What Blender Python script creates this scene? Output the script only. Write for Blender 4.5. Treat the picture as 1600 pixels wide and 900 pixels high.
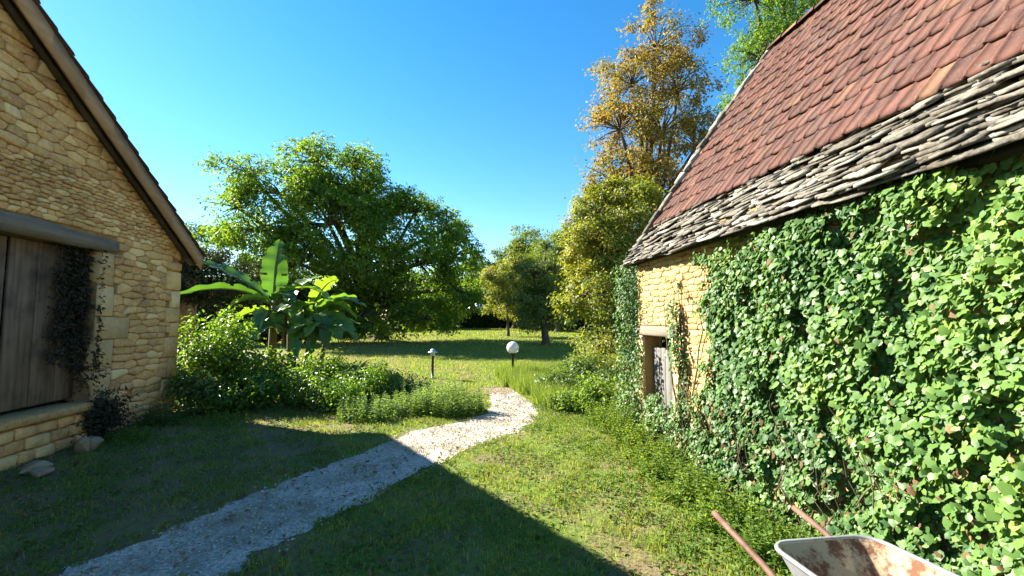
import bpy, bmesh, math, random
import numpy as np
from mathutils import Vector, Matrix

for o in list(bpy.data.objects):
    bpy.data.objects.remove(o)
SC = bpy.context.scene
COL = SC.collection
R = math.radians
rng = np.random.default_rng(7)
random.seed(7)

# ------------------------------------------------------------------ camera
YAW, PITCH, EYE, FPX = math.atan(100 / 700), math.atan(50 / 700), 1.6, 700.0
cam_d = bpy.data.cameras.new('camera')
cam_d.sensor_width = 36
cam_d.lens = 36 * FPX / 1600
cam_d.clip_start = 0.05
cam_d.clip_end = 3000
cam = bpy.data.objects.new('camera', cam_d)
cam.location = (0, 0, EYE)
cam.rotation_euler = (R(90) + PITCH, 0, -YAW)
COL.objects.link(cam)
SC.camera = cam

# ------------------------------------------------------------------ sky and sun
SUN_DIR = Vector((1.29, -0.842, -1.0))          # the way the light travels
sun_el = math.atan(1 / math.hypot(1.29, 0.842))
sun_az = math.atan2(-1.29, 0.842)               # clockwise from +Y
world = bpy.data.worlds.new('World')
SC.world = world
world.use_nodes = True
wn, wl = world.node_tree.nodes, world.node_tree.links
wn.clear()
sky = wn.new('ShaderNodeTexSky')
sky.sky_type = 'NISHITA'
sky.sun_disc = False
sky.sun_elevation = sun_el
sky.sun_rotation = sun_az % (2 * math.pi)
sky.altitude = 200
sky.air_density = 1.0
sky.dust_density = 0.05
sky.ozone_density = 1.0
bg = wn.new('ShaderNodeBackground')
bg.inputs['Strength'].default_value = 0.067
wo = wn.new('ShaderNodeOutputWorld')
hs = wn.new('ShaderNodeHueSaturation')
hs.inputs['Hue'].default_value = 0.497
hs.inputs['Saturation'].default_value = 1.42
wl.new(sky.outputs[0], hs.inputs['Color'])
wl.new(hs.outputs[0], bg.inputs[0])
wl.new(bg.outputs[0], wo.inputs[0])
sun_d = bpy.data.lights.new('sun', 'SUN')
sun_d.energy = 5.0
sun_d.angle = R(0.53)
sun_d.color = (1.0, 0.93, 0.80)
sun = bpy.data.objects.new('sun', sun_d)
sun.rotation_euler = SUN_DIR.to_track_quat('-Z', 'Y').to_euler()
sun.location = (-20, 12, 20)
COL.objects.link(sun)

SC.view_settings.view_transform = 'Standard'
SC.view_settings.look = 'None'
SC.view_settings.gamma = 1
SC.view_settings.use_curve_mapping = False
SC.view_settings.exposure = 2.15
SC.render.engine = 'CYCLES'
SC.cycles.max_bounces = 8
SC.cycles.transparent_max_bounces = 8
SC.cycles.use_denoising = True


# ------------------------------------------------------------------ helpers
def tag(o, label=None, cat=None, group=None, kind=None):
    if label: o['label'] = label
    if cat: o['category'] = cat
    if group: o['group'] = group
    if kind: o['kind'] = kind
    return o


def empty(name, loc, label, cat, group=None):
    o = bpy.data.objects.new(name, None)
    o.location = loc
    o.empty_display_size = 0.2
    COL.objects.link(o)
    return tag(o, label, cat, group)


def mesh_data(name, V, polys, mat=None, smooth=False):
    """polys: an (m,k) int array or a list of such arrays / lists of index tuples"""
    me = bpy.data.meshes.new(name)
    V = np.asarray(V, dtype=np.float32).reshape(-1, 3)
    if isinstance(polys, np.ndarray):
        polys = [polys]
    if polys and isinstance(polys[0], (tuple, list)) and not isinstance(polys[0], np.ndarray):
        sizes = np.array([len(p) for p in polys], dtype=np.int32)
        loops = np.array([i for p in polys for i in p], dtype=np.int32)
    else:
        polys = [p for p in polys if len(p)]
        sizes = np.concatenate([np.full(len(p), p.shape[1], dtype=np.int32) for p in polys])
        loops = np.concatenate([np.asarray(p, dtype=np.int32).ravel() for p in polys])
    me.vertices.add(len(V))
    me.vertices.foreach_set('co', V.ravel())
    me.loops.add(len(loops))
    me.loops.foreach_set('vertex_index', loops)
    me.polygons.add(len(sizes))
    starts = np.concatenate([[0], np.cumsum(sizes)[:-1]]).astype(np.int32)
    me.polygons.foreach_set('loop_start', starts)
    me.polygons.foreach_set('loop_total', sizes)
    if smooth:
        me.polygons.foreach_set('use_smooth', np.ones(len(sizes), dtype=bool))
    me.update(calc_edges=True)
    if mat:
        me.materials.append(mat)
    return me


def link(name, me, parent=None, M=None):
    o = bpy.data.objects.new(name, me)
    COL.objects.link(o)
    if parent is not None:
        o.parent = parent
        inv = Matrix.Translation(-Vector(parent_world(parent)))
        o.matrix_local = inv @ (M if M is not None else Matrix.Identity(4))
    elif M is not None:
        o.matrix_local = M
    return o


def parent_world(p):
    v = Vector(p.location)
    while p.parent is not None:
        p = p.parent
        v = v + Vector(p.location)
    return v


def part(name, V, F, mat, parent=None, smooth=False, kind=None):
    """one mesh object, V in world coordinates"""
    o = link(name, mesh_data(name, V, F, mat, smooth), parent)
    if kind: o['kind'] = kind
    return o


class MB:
    """collects shapes into one mesh, in world coordinates"""
    def __init__(self):
        self.V, self.F = [], []

    def add(self, V, F):
        n = len(self.V)
        self.V.extend([tuple(v) for v in V])
        self.F.extend([tuple(int(i) + n for i in f) for f in F])
        return self

    def box(self, x0, x1, y0, y1, z0, z1, jit=0.0):
        V = [(x, y, z) for z in (z0, z1) for y in (y0, y1) for x in (x0, x1)]
        if jit:
            V = [tuple(c + random.uniform(-jit, jit) for c in v) for v in V]
        return self.add(V, [(0, 2, 3, 1), (4, 5, 7, 6), (0, 1, 5, 4), (2, 6, 7, 3), (0, 4, 6, 2), (1, 3, 7, 5)])

    def bevelbox(self, x0, x1, y0, y1, z0, z1, b=0.01, jit=0.0):
        """box with chamfered edges"""
        V, idx = [], {}
        for sx in (0, 1):
            for sy in (0, 1):
                for sz in (0, 1):
                    p = [(x0, x1)[sx], (y0, y1)[sy], (z0, z1)[sz]]
                    j = [random.uniform(-jit, jit) for _ in range(3)]
                    s = (1 - 2 * sx, 1 - 2 * sy, 1 - 2 * sz)
                    for a in range(3):
                        q = [p[k] + j[k] + (0 if k == a else s[k] * b) for k in range(3)]
                        idx[(sx, sy, sz, a)] = len(V)
                        V.append(q)
        F = []
        for a in range(3):
            u, v = (a + 1) % 3, (a + 2) % 3
            for s in (0, 1):
                c = []
                for (su, sv) in ((0, 0), (1, 0), (1, 1), (0, 1)):
                    k = [0, 0, 0]; k[a], k[u], k[v] = s, su, sv
                    c.append(idx[(k[0], k[1], k[2], a)])
                F.append(c if s else c[::-1])
            for su in (0, 1):
                for sv in (0, 1):           # edge chamfers along a
                    k0 = [0, 0, 0]; k1 = [0, 0, 0]
                    k0[a], k1[a] = 0, 1
                    k0[u] = k1[u] = su; k0[v] = k1[v] = sv
                    q = [idx[(*k0, u)], idx[(*k1, u)], idx[(*k1, v)], idx[(*k0, v)]]
                    F.append(q if su == sv else q[::-1])
        for sx in (0, 1):
            for sy in (0, 1):
                for sz in (0, 1):
                    F.append([idx[(sx, sy, sz, a)] for a in ((0, 1, 2) if (sx + sy + sz) % 2 else (0, 2, 1))])
        G = []
        cc = Vector(((x0 + x1) / 2, (y0 + y1) / 2, (z0 + z1) / 2))
        for f in F:
            p = [Vector(V[i]) for i in f]
            nn = (p[1] - p[0]).cross(p[2] - p[0]) if len(p) == 3 else (p[2] - p[0]).cross(p[3] - p[1])
            fc = sum(p, Vector((0, 0, 0))) / len(p)
            G.append(f if nn.dot(fc - cc) > 0 else f[::-1])
        return self.add(V, G)

    def tube(self, pts, radii, n=8, cap=True):
        V, F = tube_arrays(pts, radii, n, cap)
        return self.add(V, F)

    def build(self, name, mat, parent=None, smooth=False, kind=None):
        return part(name, self.V, self.F, mat, parent, smooth, kind)


def tube_arrays(pts, radii, n=8, cap=True):
    pts = [Vector(p) for p in pts]
    if not hasattr(radii, '__len__'):
        radii = [radii] * len(pts)
    V, F = [], []
    up = None
    for i, p in enumerate(pts):
        t = (pts[min(i + 1, len(pts) - 1)] - pts[max(i - 1, 0)])
        t = t.normalized() if t.length > 1e-9 else Vector((0, 0, 1))
        if up is None:
            up = Vector((0, 0, 1)) if abs(t.z) < 0.9 else Vector((1, 0, 0))
        a = t.cross(up); a = a.normalized() if a.length > 1e-6 else t.orthogonal().normalized()
        b = a.cross(t).normalized(); up = b
        for k in range(n):
            w = 2 * math.pi * k / n
            V.append(tuple(p + (a * math.cos(w) + b * math.sin(w)) * radii[i]))
    for i in range(len(pts) - 1):
        for k in range(n):
            F.append((i * n + k, i * n + (k + 1) % n, (i + 1) * n + (k + 1) % n, (i + 1) * n + k))
    if cap:
        F.append(tuple(range(n))[::-1])
        F.append(tuple((len(pts) - 1) * n + k for k in range(n)))
    return V, F


def lathe(profile, n=20, center=(0, 0, 0)):
    V, F = [], []
    for (r, z) in profile:
        for k in range(n):
            w = 2 * math.pi * k / n
            V.append((center[0] + r * math.cos(w), center[1] + r * math.sin(w), center[2] + z))
    for i in range(len(profile) - 1):
        for k in range(n):
            F.append((i * n + k, i * n + (k + 1) % n, (i + 1) * n + (k + 1) % n, (i + 1) * n + k))
    F.append(tuple(range(n))[::-1]); F.append(tuple((len(profile) - 1) * n + k for k in range(n)))
    return V, F


def unit(a):
    return a / np.maximum(np.linalg.norm(a, axis=1, keepdims=True), 1e-9)


def frames(normal, direction):
    """rows: x axis, y axis (along the leaf), z axis (leaf normal)"""
    z = unit(normal)
    y = direction - z * (direction * z).sum(1, keepdims=True)
    y = unit(y)
    x = np.cross(y, z)
    return np.stack([x, y, z], axis=1)


def scatter(T, tris, P, Fr, S):
    """copies of a template T (k,3) at P (n,3), frames Fr (n,3,3), sizes S (n,) or (n,3)"""
    S = np.asarray(S)
    if S.ndim == 1:
        S = np.stack([S, S, S], 1)
    A = T[None] * S[:, None, :]
    V = np.einsum('nki,nij->nkj', A, Fr) + P[:, None, :]
    k = len(T)
    F = tris[None] + (np.arange(len(P)) * k)[:, None, None]
    return V.reshape(-1, 3), F.reshape(-1, tris.shape[1])


# leaf templates: base at origin, along +y, length 1
KITE = np.array([(0, 0, 0), (-.26, .45, .10), (0, 1, -.06), (.26, .45, .10)], float)
KITE_T = np.array([(0, 2, 1), (0, 3, 2)])
OVAL = np.array([(0, 0, 0), (-.25, .34, .09), (-.18, .72, .05), (0, 1, -.10), (.18, .72, .05), (.25, .34, .09)], float)
OVAL_T = np.array([(0, 2, 1), (0, 3, 2), (0, 4, 3), (0, 5, 4)])
_iv = [(0, .02), (-.28, -.12), (-.50, .10), (-.45, .32), (-.47, .52), (-.26, .70), (0, .98), (.26, .70), (.47, .52), (.45, .32), (.50, .10), (.28, -.12)]
IVY = np.array([(x, y, -.45 * (x * x) - .20 * y * y + .07 + .05 * (i % 2)) for i, (x, y) in enumerate(_iv)] + [(0, .35, .04)], float)
IVY_T = np.array([(12, (i + 1) % 12, i) for i in range(12)])


# ------------------------------------------------------------------ materials
def nmat(name):
    m = bpy.data.materials.new(name)
    m.use_nodes = True
    n = m.node_tree.nodes
    n.clear()
    return m, n, m.node_tree.links


def ramp(n, stops):
    r = n.new('ShaderNodeValToRGB')
    e = r.color_ramp.elements
    while len(e) < len(stops):
        e.new(0.5)
    for el, (p, c) in zip(e, stops):
        el.position = p
        el.color = (*c, 1)
    return r


def rand_value(n, l):
    """0..1 that differs per object and per loose piece"""
    g = n.new('ShaderNodeNewGeometry'); oi = n.new('ShaderNodeObjectInfo')
    a = n.new('ShaderNodeMath'); a.operation = 'ADD'
    l.new(g.outputs['Random Per Island'], a.inputs[0]); l.new(oi.outputs['Random'], a.inputs[1])
    f = n.new('ShaderNodeMath'); f.operation = 'FRACT'
    l.new(a.outputs[0], f.inputs[0])
    return f.outputs[0]


def position(n):
    g = n.new('ShaderNodeNewGeometry')
    return g.outputs['Position']


def noise(n, l, scale, detail=4, rough=.55, vec=None, stretch=None):
    t = n.new('ShaderNodeTexNoise')
    t.inputs['Scale'].default_value = scale
    t.inputs['Detail'].default_value = detail
    t.inputs['Roughness'].default_value = rough
    v = vec if vec is not None else position(n)
    if stretch:
        mp = n.new('ShaderNodeMapping')
        mp.inputs['Scale'].default_value = stretch
        l.new(v, mp.inputs['Vector']); v = mp.outputs[0]
    l.new(v, t.inputs['Vector'])
    return t.outputs['Fac']


def mixc(n, l, fac, a, b, mode='MIX'):
    m = n.new('ShaderNodeMix'); m.data_type = 'RGBA'; m.blend_type = mode
    for s, v in ((m.inputs['Factor'], fac), (m.inputs[6], a), (m.inputs[7], b)):
        if isinstance(v, (int, float)): s.default_value = v
        elif isinstance(v, tuple): s.default_value = (*v, 1)
        else: l.new(v, s)
    return m.outputs[2]


def maprange(n, l, v, a, b, c=0., d=1.):
    m = n.new('ShaderNodeMapRange')
    for i, x in enumerate((a, b, c, d)): m.inputs[i + 1].default_value = x
    l.new(v, m.inputs[0])
    return m.outputs[0]


def finish(n, l, color, rough=.8, bump=None, bump_str=.3, bump_dist=.01, spec=.3, metallic=0.0):
    p = n.new('ShaderNodeBsdfPrincipled')
    if isinstance(color, tuple): p.inputs['Base Color'].default_value = (*color, 1)
    else: l.new(color, p.inputs['Base Color'])
    if isinstance(rough, (int, float)): p.inputs['Roughness'].default_value = rough
    else: l.new(rough, p.inputs['Roughness'])
    p.inputs['Specular IOR Level'].default_value = spec
    if isinstance(metallic, (int, float)): p.inputs['Metallic'].default_value = metallic
    else: l.new(metallic, p.inputs['Metallic'])
    if bump is not None:
        b = n.new('ShaderNodeBump')
        b.inputs['Strength'].default_value = bump_str
        b.inputs['Distance'].default_value = bump_dist
        l.new(bump, b.inputs['Height']); l.new(b.outputs[0], p.inputs['Normal'])
    o = n.new('ShaderNodeOutputMaterial')
    l.new(p.outputs[0], o.inputs[0])
    return p


def leaf_mat(name, stops, trans=.35, rough=.45, spec=.35, tcol=(2.0, 1.8, .40), nscale=.6, young=None):
    m, n, l = nmat(name)
    g = n.new('ShaderNodeNewGeometry'); oi = n.new('ShaderNodeObjectInfo')
    ns = noise(n, l, nscale, 2)
    a = n.new('ShaderNodeMath'); a.operation = 'MULTIPLY_ADD'
    a.inputs[1].default_value = .55
    l.new(g.outputs['Random Per Island'], a.inputs[0])
    s = n.new('ShaderNodeMath'); s.operation = 'MULTIPLY_ADD'; s.inputs[1].default_value = .9; s.inputs[2].default_value = -.22
    l.new(ns, s.inputs[0]); l.new(s.outputs[0], a.inputs[2])
    r = ramp(n, stops)
    fac = a.outputs[0]
    if young:                                  # younger growth towards one end of the plant
        sx = n.new('ShaderNodeSeparateXYZ'); l.new(g.outputs['Position'], sx.inputs[0])
        ad = n.new('ShaderNodeMath'); ad.operation = 'ADD'
        l.new(fac, ad.inputs[0]); l.new(maprange(n, l, sx.outputs[1], *young), ad.inputs[1]); fac = ad.outputs[0]
    l.new(fac, r.inputs[0])
    p = n.new('ShaderNodeBsdfPrincipled')
    l.new(r.outputs[0], p.inputs['Base Color'])
    p.inputs['Roughness'].default_value = rough
    p.inputs['Specular IOR Level'].default_value = spec
    t = n.new('ShaderNodeBsdfTranslucent')
    tc = mixc(n, l, 1.0, r.outputs[0], tcol, 'MULTIPLY')
    l.new(tc, t.inputs['Color'])
    mx = n.new('ShaderNodeMixShader'); mx.inputs[0].default_value = trans
    l.new(p.outputs[0], mx.inputs[1]); l.new(t.outputs[0], mx.inputs[2])
    o = n.new('ShaderNodeOutputMaterial')
    l.new(mx.outputs[0], o.inputs[0])
    return m


def stone_mat(name, stops, grain=22, dirt=(.10, .07, .045), dirt_amt=.5, bump=.6):
    m, n, l = nmat(name)
    rv = rand_value(n, l)
    r = ramp(n, stops); l.new(rv, r.inputs[0])
    n1 = noise(n, l, grain, 5, .65)
    c = mixc(n, l, maprange(n, l, n1, .35, .75, 0, .45), r.outputs[0], tuple(min(1, x * 1.35) for x in stops[-1][1]))
    n2 = noise(n, l, 2.2, 5, .6)
    c = mixc(n, l, maprange(n, l, n2, .5, .78, 0, dirt_amt), c, dirt)
    finish(n, l, c, .9, n1, bump, .012, .2)
    return m


def wood_mat(name, c1, c2, stretch=(30, 30, 2.0), rough=.8, dark=(.02, .017, .015), dirt_amt=.6):
    m, n, l = nmat(name)
    g = noise(n, l, 1.0, 6, .65, stretch=stretch)
    rv = rand_value(n, l)
    r = ramp(n, [(.3, c1), (.7, c2)]); l.new(g, r.inputs[0])
    c = mixc(n, l, maprange(n, l, rv, 0, 1, .0, .35), r.outputs[0], tuple(x * .55 for x in c1))
    d = noise(n, l, 3.1, 5, .6)
    c = mixc(n, l, maprange(n, l, d, .48, .74, 0, dirt_amt), c, dark)
    finish(n, l, c, rough, g, .5, .006, .25)
    return m


def plain(name, c, rough=.6, spec=.4, metallic=0, var=.12, scale=9):
    m, n, l = nmat(name)
    ns = noise(n, l, scale, 4)
    col = mixc(n, l, maprange(n, l, ns, .3, .75, 0, 1), c, tuple(x * (1 - 2.5 * var) for x in c))
    finish(n, l, col, rough, ns, .12, .004, spec, metallic)
    return m


M = {}
M['stone_left'] = stone_mat('ochre_rubble', [(0, (0.378, 0.188, 0.066)), (.3, (0.587, 0.325, 0.117)), (.55, (0.463, 0.219, 0.083)), (.8, (0.700, 0.425, 0.174)), (1, (0.784, 0.550, 0.288))], 24, (.13, .08, .045), .6)
M['stone_right'] = stone_mat('golden_limestone', [(0, (0.331, 0.201, 0.073)), (.4, (0.403, 0.266, 0.107)), (.75, (0.432, 0.285, 0.118)), (1, (0.475, 0.337, 0.162))], 26, (.33, .22, .12), .35, .5)
M['dressed'] = stone_mat('dressed_limestone', [(0, (.44, .285, .13)), (.5, (.52, .345, .17)), (1, (.58, .41, .22))], 14, (.28, .18, .10), .5, .4)
M['lauze'] = stone_mat('weathered_slab', [(0, (.030, .024, .016)), (.35, (.075, .062, .045)), (.6, (.13, .115, .088)), (.85, (.205, .19, .15)), (1, (.31, .295, .25))], 20, (.045, .034, .016), .9, .9)
M['rock'] = stone_mat('loose_stone', [(0, (.22, .165, .11)), (1, (.34, .265, .18))], 18, (.08, .06, .04), .6, .6)


def mortar(name, a, b, scale=7):
    m, n, l = nmat(name)
    n1 = noise(n, l, scale, 6, .7)
    n2 = noise(n, l, 60, 3, .6)
    c = mixc(n, l, maprange(n, l, n1, .35, .7), a, b)
    finish(n, l, c, .95, n2, .6, .01, .15)
    return m


M['mortar_left'] = mortar('earth_mortar', (.20, .115, .055), (.34, .215, .11))
M['mortar_right'] = mortar('lime_mortar', (.30, .17, .06), (.38, .235, .095))
M['underlay'] = plain('dark_underlay', (.05, .042, .036), .95, .1)

m, n, l = nmat('clay_tile'); M['tile'] = m
rv = rand_value(n, l)
r = ramp(n, [(0, (0.098, 0.049, 0.038)), (.3, (0.132, 0.063, 0.047)), (.6, (0.155, 0.073, 0.054)), (.85, (0.123, 0.069, 0.055)), (.97, (0.163, 0.084, 0.055)), (1, (0.213, 0.114, 0.066))])
l.new(rv, r.inputs[0])
n1 = noise(n, l, 5.5, 6, .65); n2 = noise(n, l, 45, 4, .6); n3 = noise(n, l, 2.1, 5, .6)
c = mixc(n, l, maprange(n, l, n1, .42, .68, 0, .8), r.outputs[0], (.060, .040, .036))
n4 = noise(n, l, 90, 2, .5)
c = mixc(n, l, maprange(n, l, n4, .66, .72, 0, .6), c, (.26, .23, .18))
c = mixc(n, l, maprange(n, l, n3, .6, .8, 0, .35), c, (.24, .175, .135))
finish(n, l, c, .9, n2, .5, .006, .12)

M['door_left'] = wood_mat('weathered_planks', (.115, .078, .055), (.26, .185, .135), (22, 22, 1.3), .85, (.022, .018, .016), .7)
M['door_right'] = wood_mat('grey_planks', (.10, .095, .09), (.22, .21, .195), (30, 30, 1.6), .85, (.07, .06, .05), .5)
M['beam'] = wood_mat('silver_beam', (.16, .125, .095), (.30, .245, .195), (14, 1.6, 30), .85, (.07, .055, .045), .5)
M['lintel_right'] = wood_mat('bleached_lintel', (.20, .155, .115), (.31, .25, .19), (14, 2.0, 30), .85, (.16, .11, .075), .5)
M['barge'] = wood_mat('tan_board', (.36, .20, .10), (.50, .31, .165), (20, 1.6, 20), .7, (.20, .11, .055), .4)
M['soffit'] = wood_mat('dark_rafter', (.07, .05, .036), (.14, .10, .07), (20, 2, 20))
M['bark'] = wood_mat('bark', (.055, .044, .034), (.13, .105, .08), (9, 9, 2.5), .95, (.02, .02, .014), .5)
M['bark_pale'] = wood_mat('pale_bark', (.14, .115, .085), (.25, .21, .16), (9, 9, 2.5), .95, (.05, .05, .035), .5)
M['stem'] = plain('green_stem', (.10, .15, .04), .6, .3)
M['vine'] = plain('woody_vine', (.12, .085, .055), .9, .2)
M['black'] = plain('black_paint', (.012, .012, .013), .35, .5)
M['white_canvas'] = plain('white_canvas', (.80, .79, .76), .8, .2, 0, .03)
M['pebble'] = stone_mat('pebbles', [(0, (0.336, 0.303, 0.261)), (.4, (0.487, 0.443, 0.379)), (.8, (0.588, 0.541, 0.474)), (1, (0.302, 0.246, 0.190))], 40, (.30, .26, .21), .2, .2)

# foliage
G = leaf_mat
M['walnut'] = G('walnut_leaf', [(0, (.04, .09, .016)), (.4, (.075, .155, .022)), (.75, (.14, .235, .03)), (1, (.24, .33, .045))], .52, .45, .35, (2.2, 1.9, .40), .5)
M['oak'] = G('browning_oak_leaf', [(0, (0.066, 0.088, 0.020)), (.3, (0.132, 0.135, 0.032)), (.55, (0.199, 0.162, 0.048)), (.8, (0.227, 0.158, 0.068)), (1, (0.312, 0.251, 0.138))], .45, .5, .35, (2.0, 1.7, .55), .45)
M['hazel'] = G('yellowing_leaf', [(0, (0.072, 0.121, 0.022)), (.35, (0.143, 0.190, 0.033)), (.7, (0.234, 0.247, 0.050)), (1, (0.390, 0.333, 0.110))], .38, .5, .35)
M['olive'] = G('dull_green_leaf', [(0, (0.062, 0.109, 0.031)), (.5, (0.118, 0.180, 0.047)), (1, (0.218, 0.258, 0.078))], .35, .55, .25)
M['bluegreen'] = G('far_green_leaf', [(0, (0.046, 0.091, 0.039)), (.5, (0.078, 0.143, 0.046)), (1, (0.130, 0.202, 0.058))], .35, .6, .2)
M['conifer'] = G('feathery_leaf', [(0, (0.054, 0.126, 0.036)), (.5, (0.108, 0.204, 0.042)), (1, (0.180, 0.282, 0.048))], .4, .5, .25)
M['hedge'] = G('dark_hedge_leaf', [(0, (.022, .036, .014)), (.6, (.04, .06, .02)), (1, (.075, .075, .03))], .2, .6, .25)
M['ivy'] = G('ivy_leaf', [(0, (.030, .085, .028)), (.3, (.055, .13, .036)), (.6, (.105, .20, .045)), (.85, (.17, .275, .055)), (1, (.27, .34, .075))], .3, .46, .32, (1.6, 1.45, .4), 1.3, (2.6, 1.5, -.08, .12))
M['ivy_dry'] = G('wilted_ivy_leaf', [(0, (.014, .014, .010)), (.5, (.03, .027, .018)), (1, (.05, .05, .025))], .1, .7, .2)
M['shrub'] = G('fresh_shrub_leaf', [(0, (.04, .095, .018)), (.4, (.08, .165, .026)), (.8, (.16, .26, .038)), (1, (.26, .36, .06))], .5, .38, .5)
M['mint'] = G('pale_herb_leaf', [(0, (0.083, 0.165, 0.055)), (.5, (0.159, 0.261, 0.083)), (1, (0.289, 0.371, 0.151))], .4, .6, .25)
M['weed'] = G('wall_weed_leaf', [(0, (0.055, 0.121, 0.017)), (.5, (0.121, 0.209, 0.026)), (.85, (0.209, 0.286, 0.039)), (1, (0.374, 0.308, 0.110))], .42, .5, .3)
M['bramble'] = G('bramble_leaf', [(0, (0.041, 0.088, 0.022)), (.6, (0.095, 0.162, 0.034)), (1, (0.176, 0.230, 0.054))], .3, .45, .4)

M['clover'] = G('clover_leaf', [(0, (.05, .10, .02)), (.6, (.10, .17, .03)), (1, (.15, .21, .045))], .3, .6, .2)
M['litter'] = G('dead_leaf', [(0, (.07, .04, .02)), (.5, (.16, .095, .045)), (1, (.30, .20, .10))], .2, .7, .2)
# grass: green with dry patches, by place
def grass_mat(name, green, bright, dry, dryamt):
    m, n, l = nmat(name)
    g = n.new('ShaderNodeNewGeometry')
    r = ramp(n, [(0, green), (.8, bright), (1, dry)]); l.new(g.outputs['Random Per Island'], r.inputs[0])
    ns = noise(n, l, .9, 5, .6)
    c = mixc(n, l, maprange(n, l, ns, .5, .72, 0, dryamt), r.outputs[0], dry)
    p = n.new('ShaderNodeBsdfPrincipled'); l.new(c, p.inputs['Base Color'])
    p.inputs['Roughness'].default_value = .55; p.inputs['Specular IOR Level'].default_value = .25
    t = n.new('ShaderNodeBsdfTranslucent'); l.new(mixc(n, l, 1.0, c, (1.9, 1.75, .5), 'MULTIPLY'), t.inputs['Color'])
    mx = n.new('ShaderNodeMixShader'); mx.inputs[0].default_value = .45
    l.new(p.outputs[0], mx.inputs[1]); l.new(t.outputs[0], mx.inputs[2])
    o = n.new('ShaderNodeOutputMaterial'); l.new(mx.outputs[0], o.inputs[0])
    return m


M['grass'] = grass_mat('lawn_blade', (.08, .14, .026), (.20, .28, .055), (.34, .31, .14), .55)
M['tall_grass'] = grass_mat('tall_blade', (.075, .135, .03), (.15, .225, .055), (.30, .30, .15), .25)

m, n, l = nmat('turf_ground'); M['ground'] = m
n1 = noise(n, l, 1.1, 6, .65); n2 = noise(n, l, 14, 5, .6); n3 = noise(n, l, .35, 4, .6)
c = mixc(n, l, maprange(n, l, n2, .35, .65), (.07, .11, .02), (.15, .19, .036))
sxy = n.new('ShaderNodeSeparateXYZ'); l.new(position(n), sxy.inputs[0])
dry = n.new('ShaderNodeMath'); dry.operation = 'ADD'
l.new(n1, dry.inputs[0]); l.new(maprange(n, l, sxy.outputs[0], -.6, -2.2, 0, .13), dry.inputs[1])
c = mixc(n, l, maprange(n, l, dry.outputs[0], .46, .62, 0, .95), c, (.17, .125, .075))
c = mixc(n, l, maprange(n, l, n3, .55, .75, 0, .4), c, (.20, .19, .06))
finish(n, l, c, .95, n2, .8, .03, .1)

m, n, l = nmat('gravel_path'); M['gravel'] = m
vt = n.new('ShaderNodeTexVoronoi'); vt.inputs['Scale'].default_value = 55
l.new(position(n), vt.inputs['Vector'])
n1 = noise(n, l, 1.6, 5, .6)
r = ramp(n, [(0, (0.319, 0.281, 0.235)), (.5, (0.488, 0.450, 0.394)), (1, (0.619, 0.581, 0.516))])
sp = n.new('ShaderNodeSeparateColor'); l.new(vt.outputs['Color'], sp.inputs[0]); l.new(sp.outputs[0], r.inputs[0])
c = mixc(n, l, maprange(n, l, n1, .42, .62, 0, .8), r.outputs[0], (.22, .175, .115))
finish(n, l, c, .9, vt.outputs['Distance'], .8, .02, .2)

m, n, l = nmat('bare_earth'); M['earth'] = m
n1 = noise(n, l, 3, 6, .65); n2 = noise(n, l, 30, 4, .6)
c = mixc(n, l, maprange(n, l, n1, .35, .7), (.13, .095, .055), (.25, .20, .12))
finish(n, l, c, .95, n2, .8, .02, .1)


# ------------------------------------------------------------------ the ground
def gz(y):
    y = np.asarray(y, float)
    return np.where(y < 11, 0.0, np.where(y < 45, (y - 11) * 0.028, 34 * 0.028))


def gzf(y):
    return float(gz(y))


xs = [-400, -120, -60, -30, -15, -6, 0, 6, 15, 30, 60, 120, 400]
ys = [-200, -60, -20, -5, 3, 7, 11, 16, 22, 30, 45, 70, 120, 300, 900]
V = [(x, y, gzf(y)) for y in ys for x in xs]
F = [(j * len(xs) + i, j * len(xs) + i + 1, (j + 1) * len(xs) + i + 1, (j + 1) * len(xs) + i) for j in range(len(ys) - 1) for i in range(len(xs) - 1)]
tag(part('ground', V, F, M['ground']), 'sloping lawn and turf between the two stone barns', 'ground', kind='structure')

PATH_L = [(-5.2, -3), (-4.6, .2), (-3.2, 2.0), (-2.62, 2.9), (-2.28, 3.5), (-1.98, 4.02), (-1.76, 4.5), (-1.45, 5.05), (-1.06, 5.6), (-.68, 6.3), (-.32, 6.85), (.30, 7.28), (.68, 7.75), (.83, 8.6), (.90, 9.6), (.92, 10.7)]
PATH_R = [(-3.0, -3), (-2.5, .2), (-1.85, 2.0), (-1.45, 2.9), (-1.3, 3.37), (-1.07, 3.77), (-.75, 4.2), (-.23, 5.05), (.26, 5.74), (.66, 6.15), (1.03, 6.54), (1.34, 7.0), (1.53, 7.58), (1.58, 8.3), (1.56, 9.3), (1.45, 10.7)]


def path_rows(k=6):
    rows = []
    for i in range(len(PATH_L) - 1):
        for j in range(k):
            t = j / k
            a = np.array(PATH_L[i]) * (1 - t) + np.array(PATH_L[i + 1]) * t
            b = np.array(PATH_R[i]) * (1 - t) + np.array(PATH_R[i + 1]) * t
            rows.append((a, b))
    rows.append((np.array(PATH_L[-1]), np.array(PATH_R[-1])))
    return rows


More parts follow.
